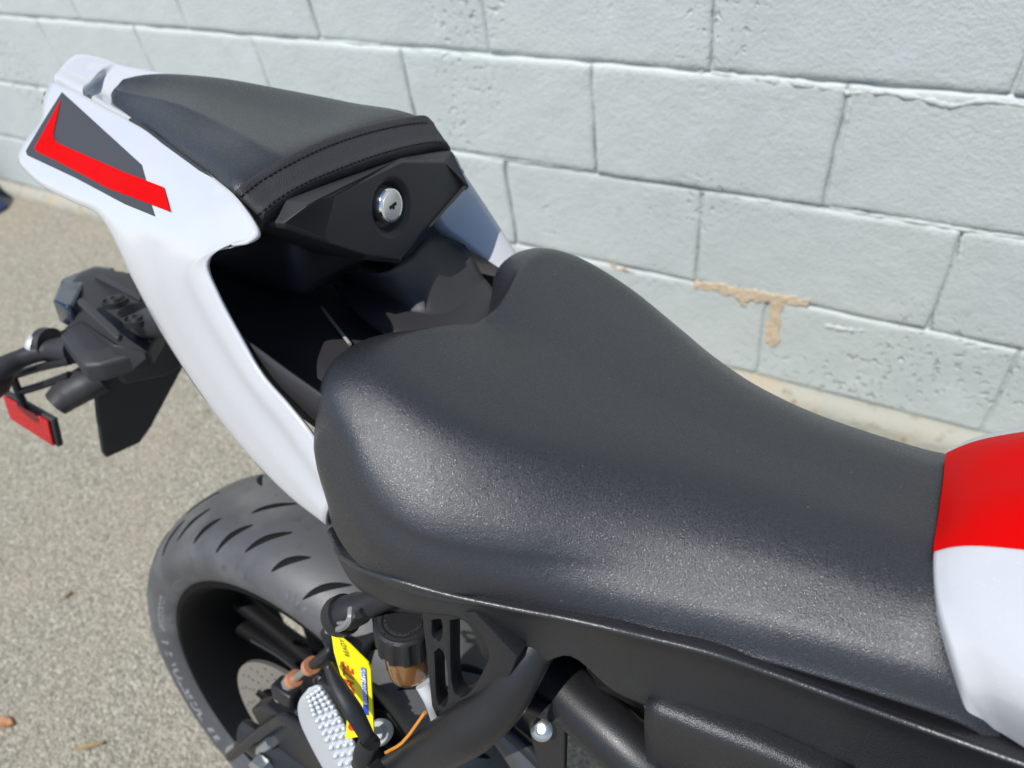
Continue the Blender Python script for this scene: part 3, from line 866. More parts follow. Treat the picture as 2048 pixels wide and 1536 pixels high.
def side_text(txt, size, th0, r0, bold=.0, raised=.0006, yfun=None, squash=1.0, m=RUBBERL):
    V, F = text_mesh(txt, size, bold)
    out = []
    for p in V:
        rr = r0 + p.y
        th = th0 - p.x * squash / (r0 + size*.35)
        yy = -float(np.interp(rr, [.226, .234, .250, .264, .277, .291, .304], [.068, .080, .0885, .0915, .088, .076, .055])) - raised
        out.append(AX + Vector((math.cos(th)*rr, yy, math.sin(th)*rr)))
    o_ = finish('lettering', out, F, m, tyre, smooth=False)
    return o_
side_text('BRIDGESTONE', .027, math.radians(222), .238, .0008, squash=1.0)
side_text('HYPERSPORT', .016, math.radians(171), .242, .0004)
side_text('B', .020, math.radians(178), .241, .001)
side_text('S23', .022, math.radians(82), .268, .0006, m=mat('raised_rubber', (.11, .11, .115), .6))
side_text('190/55ZR17', .010, math.radians(140), .240, .0)
rimp = [(-.072, .233), (-.078, .232), (-.079, .224), (-.072, .216), (-.05, .208), (-.03, .198), (0, .195), (.03, .198), (.05, .208), (.072, .216), (.079, .224), (.078, .232), (.072, .233)]
rimo = [(h, r - .010 if 3 <= i <= 9 else r) for i, (h, r) in enumerate(rimp)]
lathe('rim', rimp + [(.06, .225), (.03, .210), (-.03, .210), (-.06, .225)], AX, (0, 1, 0), RIMM, wheel, 96, close=True)
lathe('hub', [(-.06, .020), (-.058, .040), (-.02, .048), (.02, .048), (.058, .06), (.06, .02)], AX, (0, 1, 0), RIMM, wheel, 32)
for k in range(5):
    a = 2*PI*k/5 + .5
    d = Vector((math.cos(a), 0, math.sin(a))); tt = Vector((-math.sin(a), 0, math.cos(a)))
    for s in (-1, 1):
        tube('spoke', [AX + d*.04 + tt*.012*s, AX + d*.12 + tt*.022*s, AX + d*.205 + tt*.03*s], [.014, .010, .012], RIMM, wheel, 10, 4, flat=1.3)
# brake disc with drilled holes
def disc_mesh(rin, rout, holes, y0, th):
    c = bpy.data.curves.new('disc', 'CURVE'); c.dimensions = '2D'; c.fill_mode = 'BOTH'; c.extrude = th/2
    def circ(cx, cy, r, n):
        sp = c.splines.new('POLY'); sp.points.add(n-1); sp.use_cyclic_u = True
        for i in range(n): sp.points[i].co = (cx + r*math.cos(2*PI*i/n), cy + r*math.sin(2*PI*i/n), 0, 1)
    circ(0, 0, rout, 96); circ(0, 0, rin, 64)
    for hx, hy, hr in holes: circ(hx, hy, hr, 10)
    o_ = bpy.data.objects.new('disc', c); coll.objects.link(o_)
    me = bpy.data.meshes.new_from_object(o_.evaluated_get(bpy.context.evaluated_depsgraph_get()))
    V = [Vector((v.co.x, y0 + v.co.z, v.co.y)) + AX for v in me.vertices]; F = [tuple(p.vertices) for p in me.polygons]
    bpy.data.objects.remove(o_); bpy.data.curves.remove(c)
    return V, F
hl = []
for k in range(18):
    a = 2*PI*k/18
    for j, r in enumerate((.080, .087, .094, .101)):
        aa = a + j*.095 - (.06 if j > 1 else 0)
        hl.append((r*math.cos(aa), r*math.sin(aa), .0024))
dv, df = disc_mesh(.068, .110, hl, -.078, .005)
finish('brake_disc', dv, df, STEEL, wheel, smooth=False)
for k in range(5):
    a = 2*PI*k/5 + .2
    tube('disc_carrier_arm', [AX + Vector((math.cos(a)*.03, -.07, math.sin(a)*.03)), AX + Vector((math.cos(a)*.074, -.078, math.sin(a)*.074))], [.012, .008], RIMM, wheel, 8, 2)

# ---- swingarm, axle, caliper
for s in (-1, 1):
    tube('swingarm', [Vector((-.055, s*.118, .312)), Vector((.02, s*.118, .315)), Vector((.2, s*.11, .35)), Vector((.42, s*.09, .40))], [.026, .030, .034, .04], METALB, bike, 12, 5, flat=.55)
lathe('axle_nut', [(0, .018), (.012, .018), (.014, .010), (.0145, 0)], (0, -.134, .315), (0, -1, 0), STEELB, bike, 6)
# plate and adjuster seen at the bottom
tube('chain_adjuster_bolt', [P(545, 1480, Y=-.125), P(520, 1500, Y=-.125)], [.008, .008], STEELB, bike, 10, 3)
tube('chain_adjuster_bolt', [P(478, 1492, Y=-.118), P(462, 1500, Y=-.118)], [.0075, .0075], STEELB, bike, 10, 3)
tube('swingarm_edge', [P(462, 1512, Y=-.13), P(545, 1450, Y=-.13), P(580, 1440, Y=-.135), P(660, 1500, Y=-.14), P(700, 1560, Y=-.145)], .007, METALB, bike, 10, 5)
pl = [P(500, 1420, Y=-.118), P(530, 1412, Y=-.12), P(640, 1500, Y=-.13), P(700, 1580, Y=-.13), P(560, 1600, Y=-.12), P(545, 1500, Y=-.12)]
prism('swingarm_end', pl, (0, .02, 0), METALB, bike, .003)
pl = [P(545, 1400, Y=-.112), P(590, 1352, Y=-.112), P(650, 1312, Y=-.112), P(700, 1330, Y=-.112), P(690, 1400, Y=-.112), P(650, 1470, Y=-.112), P(590, 1450, Y=-.112)]
cal = prism('brake_caliper', pl, (0, .05, 0), METALB, bike, .005, 3)
box('caliper_piston_housing', P(690, 1400, Y=-.12), (.026, .012, .024), METALB, cal, bev=.005)
box('caliper_piston_housing', P(575, 1385, Y=-.118), (.016, .01, .012), METALB, cal, bev=.004)
for a, b_ in ((640, 1360), (668, 1392), (600, 1430), (560, 1392)):
    lathe('caliper_bolt', [(0, 0), (0, .006), (.004, .006), (.005, .003), (.003, .0025), (.003, 0)], P(a, b_, Y=-.116), (.05, -.8, .5), METALB if a > 630 else STEELB, cal, 14)
# banjo bolts and copper washers
c1, c2 = P(588, 1358, Y=-.128), P(622, 1332, Y=-.128)
dd = (c2 - c1).normalized()
tube('banjo_pin', [c1 - dd*.004, c2 + dd*.004], .0042, STEELB, bike, 10, 3)
for c in (c1, c2):
    tube('copper_washer', [c - dd*.0045, c + dd*.0045], .0088, COPPER, bike, 16, 3)
tube('banjo_head', [c1 - dd*.016, c1 - dd*.005], .0085, STEELB, bike, 8, 3)
tube('brake_hose', [c2 + dd*.006, P(660, 1300, Y=-.125), P(655, 1278, Y=-.11), P(650, 1265, Y=-.09)], .0050, METALB, bike, 10, 5)
tube('brake_pipe', [P(505, 1280, Y=-.06), P(560, 1312, Y=-.075), P(595, 1340, Y=-.09)], .003, METALB, bike, 8, 4)

# ---- footrest hanger casting with slots
def plate(name, outer, holes, Y, th, m, parent, bev=.0015):
    """flat plate in the bike's side plane with rounded holes, outlines in pixels"""
    c = bpy.data.curves.new('plate', 'CURVE'); c.dimensions = '2D'; c.fill_mode = 'BOTH'; c.extrude = th/2; c.bevel_depth = bev; c.bevel_resolution = 1
    for poly in [outer] + holes:
        q = [P(a, b_, Y=Y) for a, b_ in poly]
        q = cr(q + [q[0]], 4)[:-1] if poly is not outer else q
        sp = c.splines.new('POLY'); sp.points.add(len(q)-1); sp.use_cyclic_u = True
        for i, p in enumerate(q): sp.points[i].co = (p.x, p.z, 0, 1)
    o_ = bpy.data.objects.new('plate', c); coll.objects.link(o_)
    me = bpy.data.meshes.new_from_object(o_.evaluated_get(bpy.context.evaluated_depsgraph_get()))
    V = [Vector((v.co.x, Y + v.co.z, v.co.y)) for v in me.vertices]; F = [tuple(p.vertices) for p in me.polygons]
    bpy.data.objects.remove(o_); bpy.data.curves.remove(c)
    return finish(name, V, F, m, parent, auto=40)
tube('footrest_hanger', [P(1100, 1235, Y=-.130), P(1050, 1325, Y=-.152), P(1005, 1400, Y=-.163), P(945, 1452, Y=-.172), P(860, 1505, Y=-.176), P(760, 1575, Y=-.180)], [.0150, .0150, .0165, .019, .0185, .0185], METALB, bike, 24, 8)
plate('hanger_plate', [(858, 1215), (960, 1215), (1040, 1300), (1000, 1400), (940, 1440), (888, 1428), (876, 1400)],
      [[(871, 1225), (894, 1225), (897, 1262), (888, 1274), (874, 1264)], [(876, 1290), (888, 1282), (899, 1292), (908, 1385), (900, 1404), (886, 1400)],
       [(907, 1225), (950, 1225), (990, 1290), (975, 1340), (945, 1380), (928, 1385), (915, 1370)]], -.162, .010, METALB, bike)

# ---- brake fluid reservoir
rt = P(808, 1238, Y=-.152)
rd = Vector((-.03, .06, -1)).normalized()
cap_r = .0235
NS = 72
prof = [(0.0, .0), (.0, .014), (.0006, .0145), (.0006, .0155), (0, .016), (0, .0205), (.002, .0225), (.004, cap_r), (.026, cap_r), (.027, .021), (.027, 0)]
vv, ff = lathe_vf(prof, rt, rd, NS)
for i, (h, r) in enumerate(prof):
    if .003 < h < .0265:
        for k in range(NS):
            ph = (k % 6) / 6
            ctr = rt + rd*h
            if ph in (0, 1/6, 2/6): vv[i*NS+k] = ctr + (vv[i*NS+k] - ctr) * .93
res = finish('brake_fluid_reservoir', vv, ff, PLAST, bike, auto=35)
lathe('fluid_bottle', [(.027, 0), (.027, .0185), (.052, .0180), (.062, .0165), (.066, .010), (.066, 0)], rt, rd, AMBER, res, 40)
lathe('fluid', [(.034, 0), (.034, .0160), (.052, .0158), (.060, .014), (.062, 0)], rt, rd, mat('brake_fluid', (.40, .17, .015), .15), res, 32)
lt = []
e_a = Vector((1, 0, 0)); e_a = (e_a - rd*e_a.dot(rd)).normalized(); e_b = rd.cross(e_a)
for txt, rr, a0 in (('WARNING CLEAN FILLER CAP BEFORE REMOVING', .0172, 0.), ('USE ONLY DOT 4 BRAKE FLUID', .0128, .6)):
    tv, tf = text_mesh(txt, .0034, .00005)
    wd = max(p.x for p in tv)
    o3 = []
    for p in tv:
        an = a0 + p.x / wd * 5.9
        r3 = rr + p.y
        o3.append(rt - rd*.0004 + (e_a*math.cos(an) + e_b*math.sin(-an) * -1) * r3 if False else rt - rd*.0004 + (e_a*math.cos(an) - e_b*math.sin(an)) * r3)
    lt.append((o3, tf))
vv, ff = merge(lt)
finish('cap_lettering', vv, ff, mat('raised_black_letters', (.05, .05, .05), .4), res, smooth=False)
pl = [P(752, 1228, Y=-.148), P(750, 1212, Y=-.148), P(862, 1228, Y=-.148), P(870, 1240, Y=-.148), P(770, 1216, Y=-.158), P(760, 1240, Y=-.158)]
tube('reservoir_bracket', [P(756, 1246, Y=-.156), P(754, 1222, Y=-.154), P(770, 1214, Y=-.15), P(868, 1222, Y=-.15)], .004, PLAST, bike, 8, 4)
tube('reservoir_hose', [rt + rd*.06 + Vector((.018, -.006, 0)), P(862, 1395, Y=-.155), P(872, 1420, Y=-.15), P(885, 1470, Y=-.14)], .0065, HOSE, bike, 10, 5)

# ---- charger lead plug
pa, pb = P(672, 1236, Y=-.165), P(768, 1195, Y=-.155)
dv_ = (pb - pa).normalized()
lathe('charger_lead_plug', [(0, .0), (0, .0145), (.004, .0160), (.012, .0160), (.013, .0135), (.03, .0125), (.034, .0105), (.075, .0095), (.08, 0)], pa, dv_, PLAST, bike, 28)
tube('cable_tie', [P(646, 1238, Y=-.168), P(668, 1244, Y=-.172), P(690, 1245, Y=-.178), P(706, 1232, Y=-.18)], .0016, ZIP, bike, 6, 4)
tube('cable_tie', [P(655, 1262, Y=-.172), P(676, 1258, Y=-.176), P(700, 1238, Y=-.182), P(702, 1216, Y=-.176)], .0026, ZIP, bike, 6, 4)
tube('cable_tie', [P(646, 1238, Y=-.168), P(658, 1258, Y=-.170), P(672, 1272, Y=-.171)], .0014, ZIP, bike, 6, 4)

# ---- heel guard blade and foot peg
gb = [P(655, 1328, Y=-.186), P(676, 1372, Y=-.190), P(708, 1425, Y=-.194), P(738, 1480, Y=-.196)]
gw = [.0035, .0062, .0072, .0055]
pathc = cr(gb, 6)
rows = []
for i, p in enumerate(pathc):
    t = (pathc[min(i+1, len(pathc)-1)] - pathc[max(i-1, 0)]).normalized()
    vw = (CAMB - p).normalized(); s = t.cross(vw).normalized()
    ww = float(np.interp(i/(len(pathc)-1), [0, .33, .66, 1], gw))
    rows.append([p - s*ww - vw*.004, p - s*ww*.92, p + vw*.002, p + s*ww*.92, p + s*ww - vw*.004])
loft('heel_guard', rows, METALB, bike, 1, 3, mods=[('sol', .004)])
pk = [((598, 1404), (640, 1372)), ((600, 1440), (668, 1412)), ((622, 1490), (702, 1474)), ((660, 1560), (742, 1548)), ((690, 1620), (780, 1610))]
prow = []
for a, b_ in pk:
    A, B = P(*a, Y=-.172), P(*b_, Y=-.166)
    nn = (CAMB - A).normalized()
    prow.append([A - nn*.022, A, A.lerp(B, .30) + nn*.007, A.lerp(B, .6) + nn*.007, B + nn*.004, B - nn*.012])
tip = [sum(prow[0], Vector())/6 + (prow[0][1] - prow[1][1])*.35 for _ in range(6)]
pvf = loft_vf([tip] + prow, 5, 5)
peg = finish('foot_peg', *pvf, ALU, bike, face_cam=True)
st = []
for i in range(17):
    t = .02 + i * .058
    seg = t * (len(pk)-1); k = min(int(seg), len(pk)-2); fr = seg - k
    a = [pk[k][0][q]*(1-fr) + pk[k+1][0][q]*fr for q in (0, 1)]; b_ = [pk[k][1][q]*(1-fr) + pk[k+1][1][q]*fr for q in (0, 1)]
    pts = [P(a[0] + (b_[0]-a[0])*s, a[1] + (b_[1]-a[1])*s, Y=-.170) for s in (.42, .60, .78, .95)]
    for s in project_on(pvf, pts, 0):
        nn = (CAMB - s).normalized()
        st.append(lathe_vf([(-.004, .0030), (.002, .0026), (.005, .0021), (.0058, .0012), (.0059, 0)], s, nn, 8))
so = finish('studs', *merge(st), ALU, peg); so['kind'] = 'stuff'
lathe('peg_pivot', [(0, .014), (.01, .014), (.012, .008), (.012, 0)], P(745, 1525, Y=-.19), (0, -1, 0), METALB, bike, 20)
tube('peg_clevis', [P(740, 1482, Y=-.19), P(728, 1510, Y=-.195), P(735, 1560, Y=-.195)], .009, METALB, bike, 12, 4)
tube('return_spring', [P(772, 1505, Y=-.186), P(805, 1485, Y=-.186), P(850, 1425, Y=-.182)], .0014, AMBL, bike, 8, 3)
lathe('ball_joint', [(0, 0), (0, .011), (.014, .012), (.02, .010), (.022, .006), (.028, .006), (.03, 0)], P(764, 1462, Y=-.13), (.25, -.5, .7), HOSE, bike, 20)

# ---- frame tubes and bracket under the side cover
tube('subframe_tube', [P(1085, 1335, Y=-.105), P(1150, 1400, Y=-.115), P(1250, 1490, Y=-.125), P(1370, 1600, Y=-.13)], .021, METALB, bike, 22, 6)
tube('subframe_tube', [P(985, 1405, Y=-.09), P(1040, 1480, Y=-.095), P(1100, 1570, Y=-.10)], .020, mat('bare_tube_metal', (.10, .10, .105), .4, metal=.5), bike, 20, 5)
tube('link_rod', [P(960, 1410, Y=-.10), P(1040, 1480, Y=-.105), P(1110, 1550, Y=-.105)], .007, METALB, bike, 12, 4)
pl = [P(1045, 1392, Y=-.128), P(1108, 1418, Y=-.13), P(1130, 1450, Y=-.13), P(1128, 1560, Y=-.13), P(1080, 1545, Y=-.13), P(1062, 1480, Y=-.128), P(1052, 1430, Y=-.128)]
brk = prism('tube_bracket', pl, (0, .006, 0), METALB, bike, .0015)
tube('bracket_collar', [P(1046, 1398, Y=-.132), P(1106, 1424, Y=-.134)], .0075, METALB, brk, 14, 3)
lathe('bracket_bolt', [(0, 0), (0, .0085), (.002, .0085), (.0045, .006), (.005, .0035), (.003, .003), (.003, 0)], P(1084, 1458, Y=-.137), (.1, -.7, .7), STEELB, brk, 24)
for k in range(3):
    tube('frame_spar', [Vector((.40 + k*.12, -.09, .72 - .05*k)), Vector((.46 + k*.12, -.10, .58 - .05*k))], .02, METALB, bike, 12, 3)

# ---- number plate carrier behind the tail
ct = [(108, 600), (125, 560), (190, 532), (262, 545), (300, 580), (332, 640), (295, 700), (262, 712), (200, 730), (165, 732), (118, 668), (150, 640)]
top = [P(a, b_, Z=.815 - .0002*(b_-540)) for a, b_ in ct]
cn = Vector((-.05, -.05, 1)).normalized()
V = [p + cn*.0 for p in top] + [p - cn*.022 for p in top]
cc = sum(top, Vector())/len(top)
V += [p.lerp(cc, .22) + cn*.006 for p in top]
n = len(top)
F = [tuple(range(2*n, 3*n))] + [(i, (i+1) % n, 2*n+(i+1) % n, 2*n+i) for i in range(n)] + [(i, (i+1) % n, n+(i+1) % n, n+i) for i in range(n)] + [tuple(range(n, 2*n))]
carrier = finish('plate_carrier', V, F, PLASTM, bike, auto=50, mods=[('bev', .006, 4, 15)])
prism('tail_lamp', [P(a, b_, Z=.814) for a, b_ in ((104, 600), (124, 556), (190, 530), (230, 534), (168, 566), (145, 610), (130, 612))], (0, 0, -.03), mat('smoked_lens', (.01, .02, .035), .12, coat=.8), carrier, .003)
prism('carrier_rib', [P(a, b_, Z=.823) for a, b_ in ((152, 600), (165, 592), (235, 655), (245, 668), (232, 674))], (0, 0, -.008), PLASTM, carrier, .003)
prism('carrier_rib', [P(a, b_, Z=.822) for a, b_ in ((185, 548), (200, 545), (285, 590), (278, 596))], (0, 0, -.008), PLASTM, carrier, .003)
for px_, py_ in ((229, 600), (273, 637)):
    c = P(px_, py_, Z=.8215)
    lathe('carrier_bolt', [(-.006, .0145), (.0008, .0145), (.001, .0125), (-.001, .012), (-.0015, .010), (.003, .008), (.0035, .004), (.001, .003), (.001, 0)], c, cn, PLAST, carrier, 24)
wing = [P(118, 662, Z=.795), P(165, 640, Z=.80), P(225, 690, Z=.795), P(290, 700, Z=.79), P(262, 722, Z=.775), P(222, 718, Z=.76), P(170, 735, Z=.745), P(140, 700, Z=.765)]
prism('carrier_skirt', wing, (0, 0, -.012), PLASTM, carrier, .004, 3)
# turn signal stalk running out of the picture
tube('turn_signal', [P(150, 700, Z=.76), P(95, 700, Z=.755), P(40, 718, Z=.75), P(0, 738, Z=.745), P(-40, 752, Z=.74)], [.017, .012, .011, .014, .02], PLASTM, bike, 14, 5)
lathe('stalk_collar', [(0, .0), (0, .018), (.004, .019), (.008, .018), (.008, 0)], P(86, 694, Z=.757), (P(86, 694, Z=.757) - P(150, 700, Z=.76)), SILV, bike, 24)
lathe('stalk_collar', [(0, .0), (0, .021), (.012, .021), (.014, .018), (.014, 0)], P(104, 690, Z=.758), (P(86, 694, Z=.757) - P(150, 700, Z=.76)), PLASTM, bike, 24)
tube('turn_signal_lamp', [P(8, 728, Z=.745), P(-20, 752, Z=.735), P(-60, 790, Z=.72)], [.017, .026, .024], PLASTM, bike, 14, 5)
# plate lamp (blunt black snout)
sn = [P(205, 752, Z=.72), P(175, 765, Z=.715), P(140, 785, Z=.705), P(112, 808, Z=.695)]
tube('plate_lamp', sn, [.024, .027, .026, .021], PLASTM, bike, 16, 5, flat=.75)
# bracket with slot and red reflector
fr = [P(28, 748, Y=-.085), P(125, 718, Y=-.060), P(142, 726, Y=-.056), P(142, 752, Y=-.056), P(45, 785, Y=-.085), P(30, 790, Y=-.088)]
tube('reflector_bracket', [P(25, 752, Y=-.086), P(80, 735, Y=-.072), P(140, 722, Y=-.058)], .005, METALB, bike, 8, 4)
tube('reflector_bracket', [P(38, 784, Y=-.087), P(85, 770, Y=-.074), P(140, 750, Y=-.060)], .005, METALB, bike, 8, 4)
tube('reflector_bracket', [P(25, 750, Y=-.087), P(38, 786, Y=-.088), P(50, 812, Y=-.09)], .005, METALB, bike, 8, 4)
ra = [(5, 797), (22, 787), (92, 838), (108, 850), (122, 893), (98, 890), (20, 838)]
rp = [P(a, b_, Y=-.092) for a, b_ in ((5, 792), (94, 843), (106, 893), (20, 838))]
rn = (rp[1] - rp[0]).cross(rp[3] - rp[0]).normalized()
if rn.dot(CAMB - rp[0]) < 0: rn = -rn
rf = prism('red_reflector', rp, -rn*.003, REFL, bike, .001)
prism('reflector_housing', [p + (p - sum(rp, Vector())/4)*.10 - rn*.0035 for p in rp], -rn*.008, PLASTM, rf, .002)
# number plate holder hanging down, seen in the shade
def px_x(a, b_, t): return P(a, b_, X=-.30 - .05*t)
flap = [P(188, 740, X=-.300), P(195, 830, X=-.315), P(206, 905, X=-.335), P(214, 916, X=-.338), P(280, 886, X=-.338), P(306, 850, X=-.33), P(345, 755, X=-.31), P(375, 722, X=-.29), P(372, 660, X=-.26), P(300, 690, X=-.285)]
prism('plate_holder', flap, (-.006, 0, 0), PLASTM, bike, .002)
prism('inner_mudguard', [P(305, 680, X=-.24), P(352, 668, X=-.23), P(385, 722, X=-.23), P(340, 750, X=-.26), P(250, 770, X=-.28), P(230, 740, X=-.27)], (-.01, 0, .002), PLASTM, bike, .004)
box('undertail', Vector((-.02, 0, .95)), (.10, .045, .03), PLASTM, bike, bev=.015)
tube('carrier_arm', [Vector((-.02, 0, .93)), Vector((-.10, 0, .885)), Vector((-.17, .0, .828)), Vector((-.235, .0, .800))], [.026, .024, .022, .018], PLASTM, bike, 14, 5, flat=1.3)
# pale plate behind the carrier, glimpsed beside the fairing edge
prism('carrier_stay', [P(258, 585, Z=.80), P(300, 570, Z=.80), P(345, 650, Z=.80), P(318, 660, Z=.80)], (0, 0, -.004), mat('pale_grey_plate', (.5, .55, .58), .5), bike, .001)
# black catches glimpsed at the tail end and beside the pillion seat
for a, b_ in ((106, 193), (102, 208)):
    lathe('tail_grommet', [(0, 0), (0, .0048), (.008, .0048), (.009, 0)], P(a, b_, Y=-.015), (-1, 0, 0), PLASTM, bike, 12)
lathe('side_fastener', [(0, 0), (0, .004), (.003, .004), (.004, 0)], P(921, 348, Y=.118), (.2, -.6, .5), STEELB, bike, 14)

# ---- the rest of the machine, beyond the frame
box('engine', Vector((.62, 0, .50)), (.17, .15, .17), ENG, bike, bev=.03)
for k in range(6):
    box('cooling_rib', Vector((.62, -.151, .40 + k*.035)), (.13, .006, .006), ENG, bike, bev=.003)
box('tank_base', Vector((.75, 0, .780)), (.160, .103, .060), PLASTM, bike, bev=.02)
box('battery_box', Vector((.36, 0, .76)), (.16, .095, .055), PLASTM, bike, bev=.015)
for s in (-1, 1):
    tube('frame_beam', [Vector((.45, s*.115, .56)), Vector((.62, s*.15, .72)), Vector((.85, s*.14, .86)), Vector((1.08, s*.05, .92))], [.035, .04, .04, .035], METALB, bike, 14, 6, flat=.5)
    tube('front_fork', [Vector((1.06, s*.10, .98)), Vector((1.32, s*.10, .32))], .026, METALB, bike, 16, 3)
    tube('handlebar', [Vector((1.05, s*.11, .96)), Vector((1.0, s*.22, .955)), Vector((.93, s*.34, .93))], [.013, .013, .017], PLAST, bike, 12, 4)
fw = bpy.data.objects.new('front_wheel', None); coll.objects.link(fw); fw.parent = bike
fprof = [(-.05, .22), (-.06, .25), (-.055, .27), (-.035, .292), (0, .30), (.035, .292), (.055, .27), (.06, .25), (.05, .22), (.03, .21), (-.03, .21)]
lathe('tyre', fprof, (1.33, 0, .30), (0, 1, 0), RUBBER, fw, 80, close=True)
lathe('hub', [(-.09, .012), (-.05, .05), (.05, .05), (.09, .012)], (1.33, 0, .30), (0, 1, 0), RIMM, fw, 24)
for k in range(5):
    a = 2*PI*k/5
    tube('spoke', [Vector((1.33 + .03*math.cos(a), 0, .30 + .03*math.sin(a))), Vector((1.33 + .216*math.cos(a), 0, .30 + .216*math.sin(a)))], [.02, .014], RIMM, fw, 10, 2)
ff_ = []
for x, wt, zt, zb in ((.95, .05, .95, .80), (1.05, .14, 1.0, .70), (1.2, .17, 1.04, .62), (1.36, .12, 1.0, .70), (1.48, .03, .90, .78)):
    ff_.append([Vector((x, -wt*.9, zb)), Vector((x, -wt*1.1, (zb+zt)/2)), Vector((x, -wt*.6, zt - .03)), Vector((x, 0, zt)), Vector((x, wt*.6, zt - .03)), Vector((x, wt*1.1, (zb+zt)/2)), Vector((x, wt*.9, zb))])
loft('front_fairing', ff_, WHITE, bike, 5, 5, face_cam=False, mods=[('sol', .003)])
tube('side_stand', [Vector((.62, .14, .33)), Vector((.66, .30, .10)), Vector((.67, .335, .10))], [.014, .012, .014], METALB, bike, 12, 3)

# ================================================================ OTHER THINGS
# yellow charger tag hanging from the plug
TY = -.1735
tg = [(663, 1270), (674, 1269), (700, 1290), (736, 1326), (741, 1340), (744, 1400), (748, 1468), (738, 1470), (716, 1474), (691, 1478), (694, 1432), (700, 1446), (712, 1440), (690, 1380), (668, 1305)]
tp = [BIKE @ P(a, b_, Y=TY) for a, b_ in tg]
tagroot = bpy.data.objects.new('charger_tag', None); coll.objects.link(tagroot)
tag(tagroot, 'yellow printed charger tag tied to the black lead below the saddle', 'tag')
def tag_poly(name, pts, lift, m, th=None):
    wp = [P(a, b_, Y=TY) for a, b_ in pts]
    nrm = Vector((0, -1, 0))
    wp = [p + nrm*lift for p in wp]
    if th:
        v, f = prism_vf(wp, Vector((0, th, 0)))
    else:
        v, f = wp, [tuple(range(len(wp)))]
    v = [BIKE @ p for p in v]
    return finish(name, v, f, m, tagroot, smooth=False)
tag_poly('card', tg, 0, YEL, .0012)
def tag_text(name, txt, a, b_, height, m, bold=0., shear=0.):
    """text from pixel a to pixel b_ along the tag"""
    A, B = P(*a, Y=TY - .0008), P(*b_, Y=TY - .0008)
    tv, tf = text_mesh(txt, 1.0, bold, shear)
    x0, x1 = min(p.x for p in tv), max(p.x for p in tv)
    ux = (B - A); uy = ux.cross(Vector((0, 1, 0))).normalized()
    if uy.x > 0: pass
    uy = -Vector((0, -1, 0)).cross(ux).normalized() * -1
    out = [BIKE @ (A + ux*((p.x-x0)/(x1-x0)) + uy*p.y*height) for p in tv]
    return finish(name, out, tf, m, tagroot, smooth=False)
tag_text('print', 'READY', (700, 1315), (687, 1280), .008, TAGBLK)
tag_text('print', 'OPTIMATE', (713, 1452), (705, 1336), .016, TAGRED, .01, .2)
tag_poly('blue_bar', [(722, 1334), (733, 1336), (738, 1430), (728, 1428)], .0006, TAGBLU)
tag_poly('white_bar', [(723, 1335), (732, 1336), (736, 1408), (727, 1407)], .0009, TAGWHT)
A_ = tag_text('print', 'optimate1.com', (735, 1406), (731, 1338), .009, TAGBLU)
for v_ in A_.data.vertices: v_.co += BIKE.to_3x3() @ Vector((0, -.0006, 0))
rc_ = [(706 + 9*math.cos(a), 1452 + 9*math.sin(a)) for a in np.linspace(0, 2*PI, 16, endpoint=False)]
tag_poly('red_dot', rc_, .0006, TAGRED)

# blue painted object at the left edge, in front of the wall
q0 = PW(34, 408, Z=0.002)
bl = [Vector((q0.x, q0.y - .02, .0)), Vector((q0.x - .7, q0.y - .10, 0)), Vector((q0.x - .7, q0.y - .10, .40)), Vector((q0.x - .30, q0.y - .06, .36)), Vector((q0.x - .06, q0.y - .025, .10))]
v, f = prism_vf(bl, (0.02, -.25, 0))
bo = finish('blue_panel', v, f, BLUEP, None, mods=[('bev', .02, 3)], auto=40)
tag(bo, 'glossy dark blue panel on the ground past the tail of the motorcycle', 'panel')

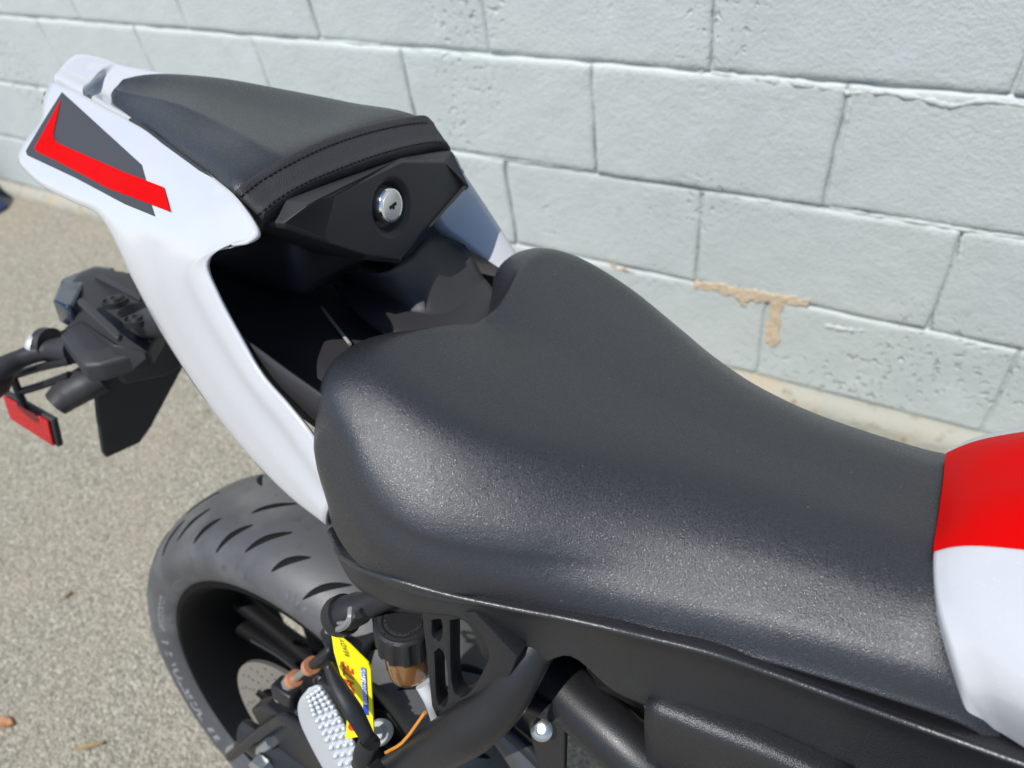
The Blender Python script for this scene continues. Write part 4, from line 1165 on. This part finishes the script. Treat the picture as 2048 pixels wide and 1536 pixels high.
# dead leaves and pebbles
LEAF = mat('dry_leaf', (.42, .20, .09), .7, var=[(90, (.28, .14, .06), .45, .65)])
TWIG = mat('dry_twig', (.30, .22, .11), .8)
def leaf(name, px_, py_, L, Wd, rot, label, m, group=None):
    c = PW(px_, py_, Z=0)
    rows = []
    for i in range(7):
        t = i/6; ww = Wd * math.sin(PI*min(1, t*.94+.03))**.8
        rows.append([Vector(((t-.5)*L, -ww, .006 + .006*t)), Vector(((t-.5)*L, 0, .002 + .004*math.sin(5*t))), Vector(((t-.5)*L, ww, .007))])
    v, f = loft_vf(rows, 2, 3)
    o_ = finish(name, v, f, m, None, mods=[('sol', .0008)])
    o_.location = c; o_.rotation_euler = (0, 0, rot)
    tag(o_, label, 'leaf' if 'leaf' in name else 'twig', group)
leaf('dry_leaf', 10, 1448, .045, .011, .3, 'curled orange-brown dry leaf on the asphalt', LEAF)
leaf('dry_twig', 182, 1495, .055, .005, .7, 'small pale brown twig lying on the asphalt beside the rear wheel', TWIG)
leaf('fallen_leaf', 134, 1196, .028, .003, 1.3, 'tiny narrow brown leaf sliver on the asphalt', TWIG)
# loose grit
rg = random.Random(11)
parts = []
ico = bmesh.new(); bmesh.ops.create_icosphere(ico, subdivisions=1, radius=1)
iv = [v_.co.copy() for v_ in ico.verts]; ifc = [tuple(q.index for q in f_.verts) for f_ in ico.faces]; ico.free()
def grit(n, rngx, rngy, smin, smax):
    for _ in range(n):
        x, y = rg.uniform(*rngx), rg.uniform(*rngy)
        c = PW(x, y, Z=0)
        if c.y > WALL_Y - .045 or c.length > 8: continue
        s = rg.uniform(smin, smax) * rg.uniform(.5, 1)
        jit = [1 + rg.uniform(-.3, .3) for _ in iv]
        parts.append(([c + Vector((p.x*s*j, p.y*s*j*.8, p.z*s*j*.55 + s*.15)) for p, j in zip(iv, jit)], ifc))
grit(1500, (-60, 700), (420, 1560), .0014, .0036)
grit(900, (1400, 2100), (760, 960), .002, .007)
grit(500, (0, 230), (380, 520), .002, .006)
gm = mat('pale_grit', (.46, .43, .37), .8, var=[(70, (.50, .36, .26), .5, .6), (40, (.30, .28, .25), .55, .65)])
go = finish('grit', *merge(parts), gm, None, smooth=False)
go['kind'] = 'stuff'; go['label'] = 'loose pale grit scattered over the asphalt'; go['category'] = 'grit'
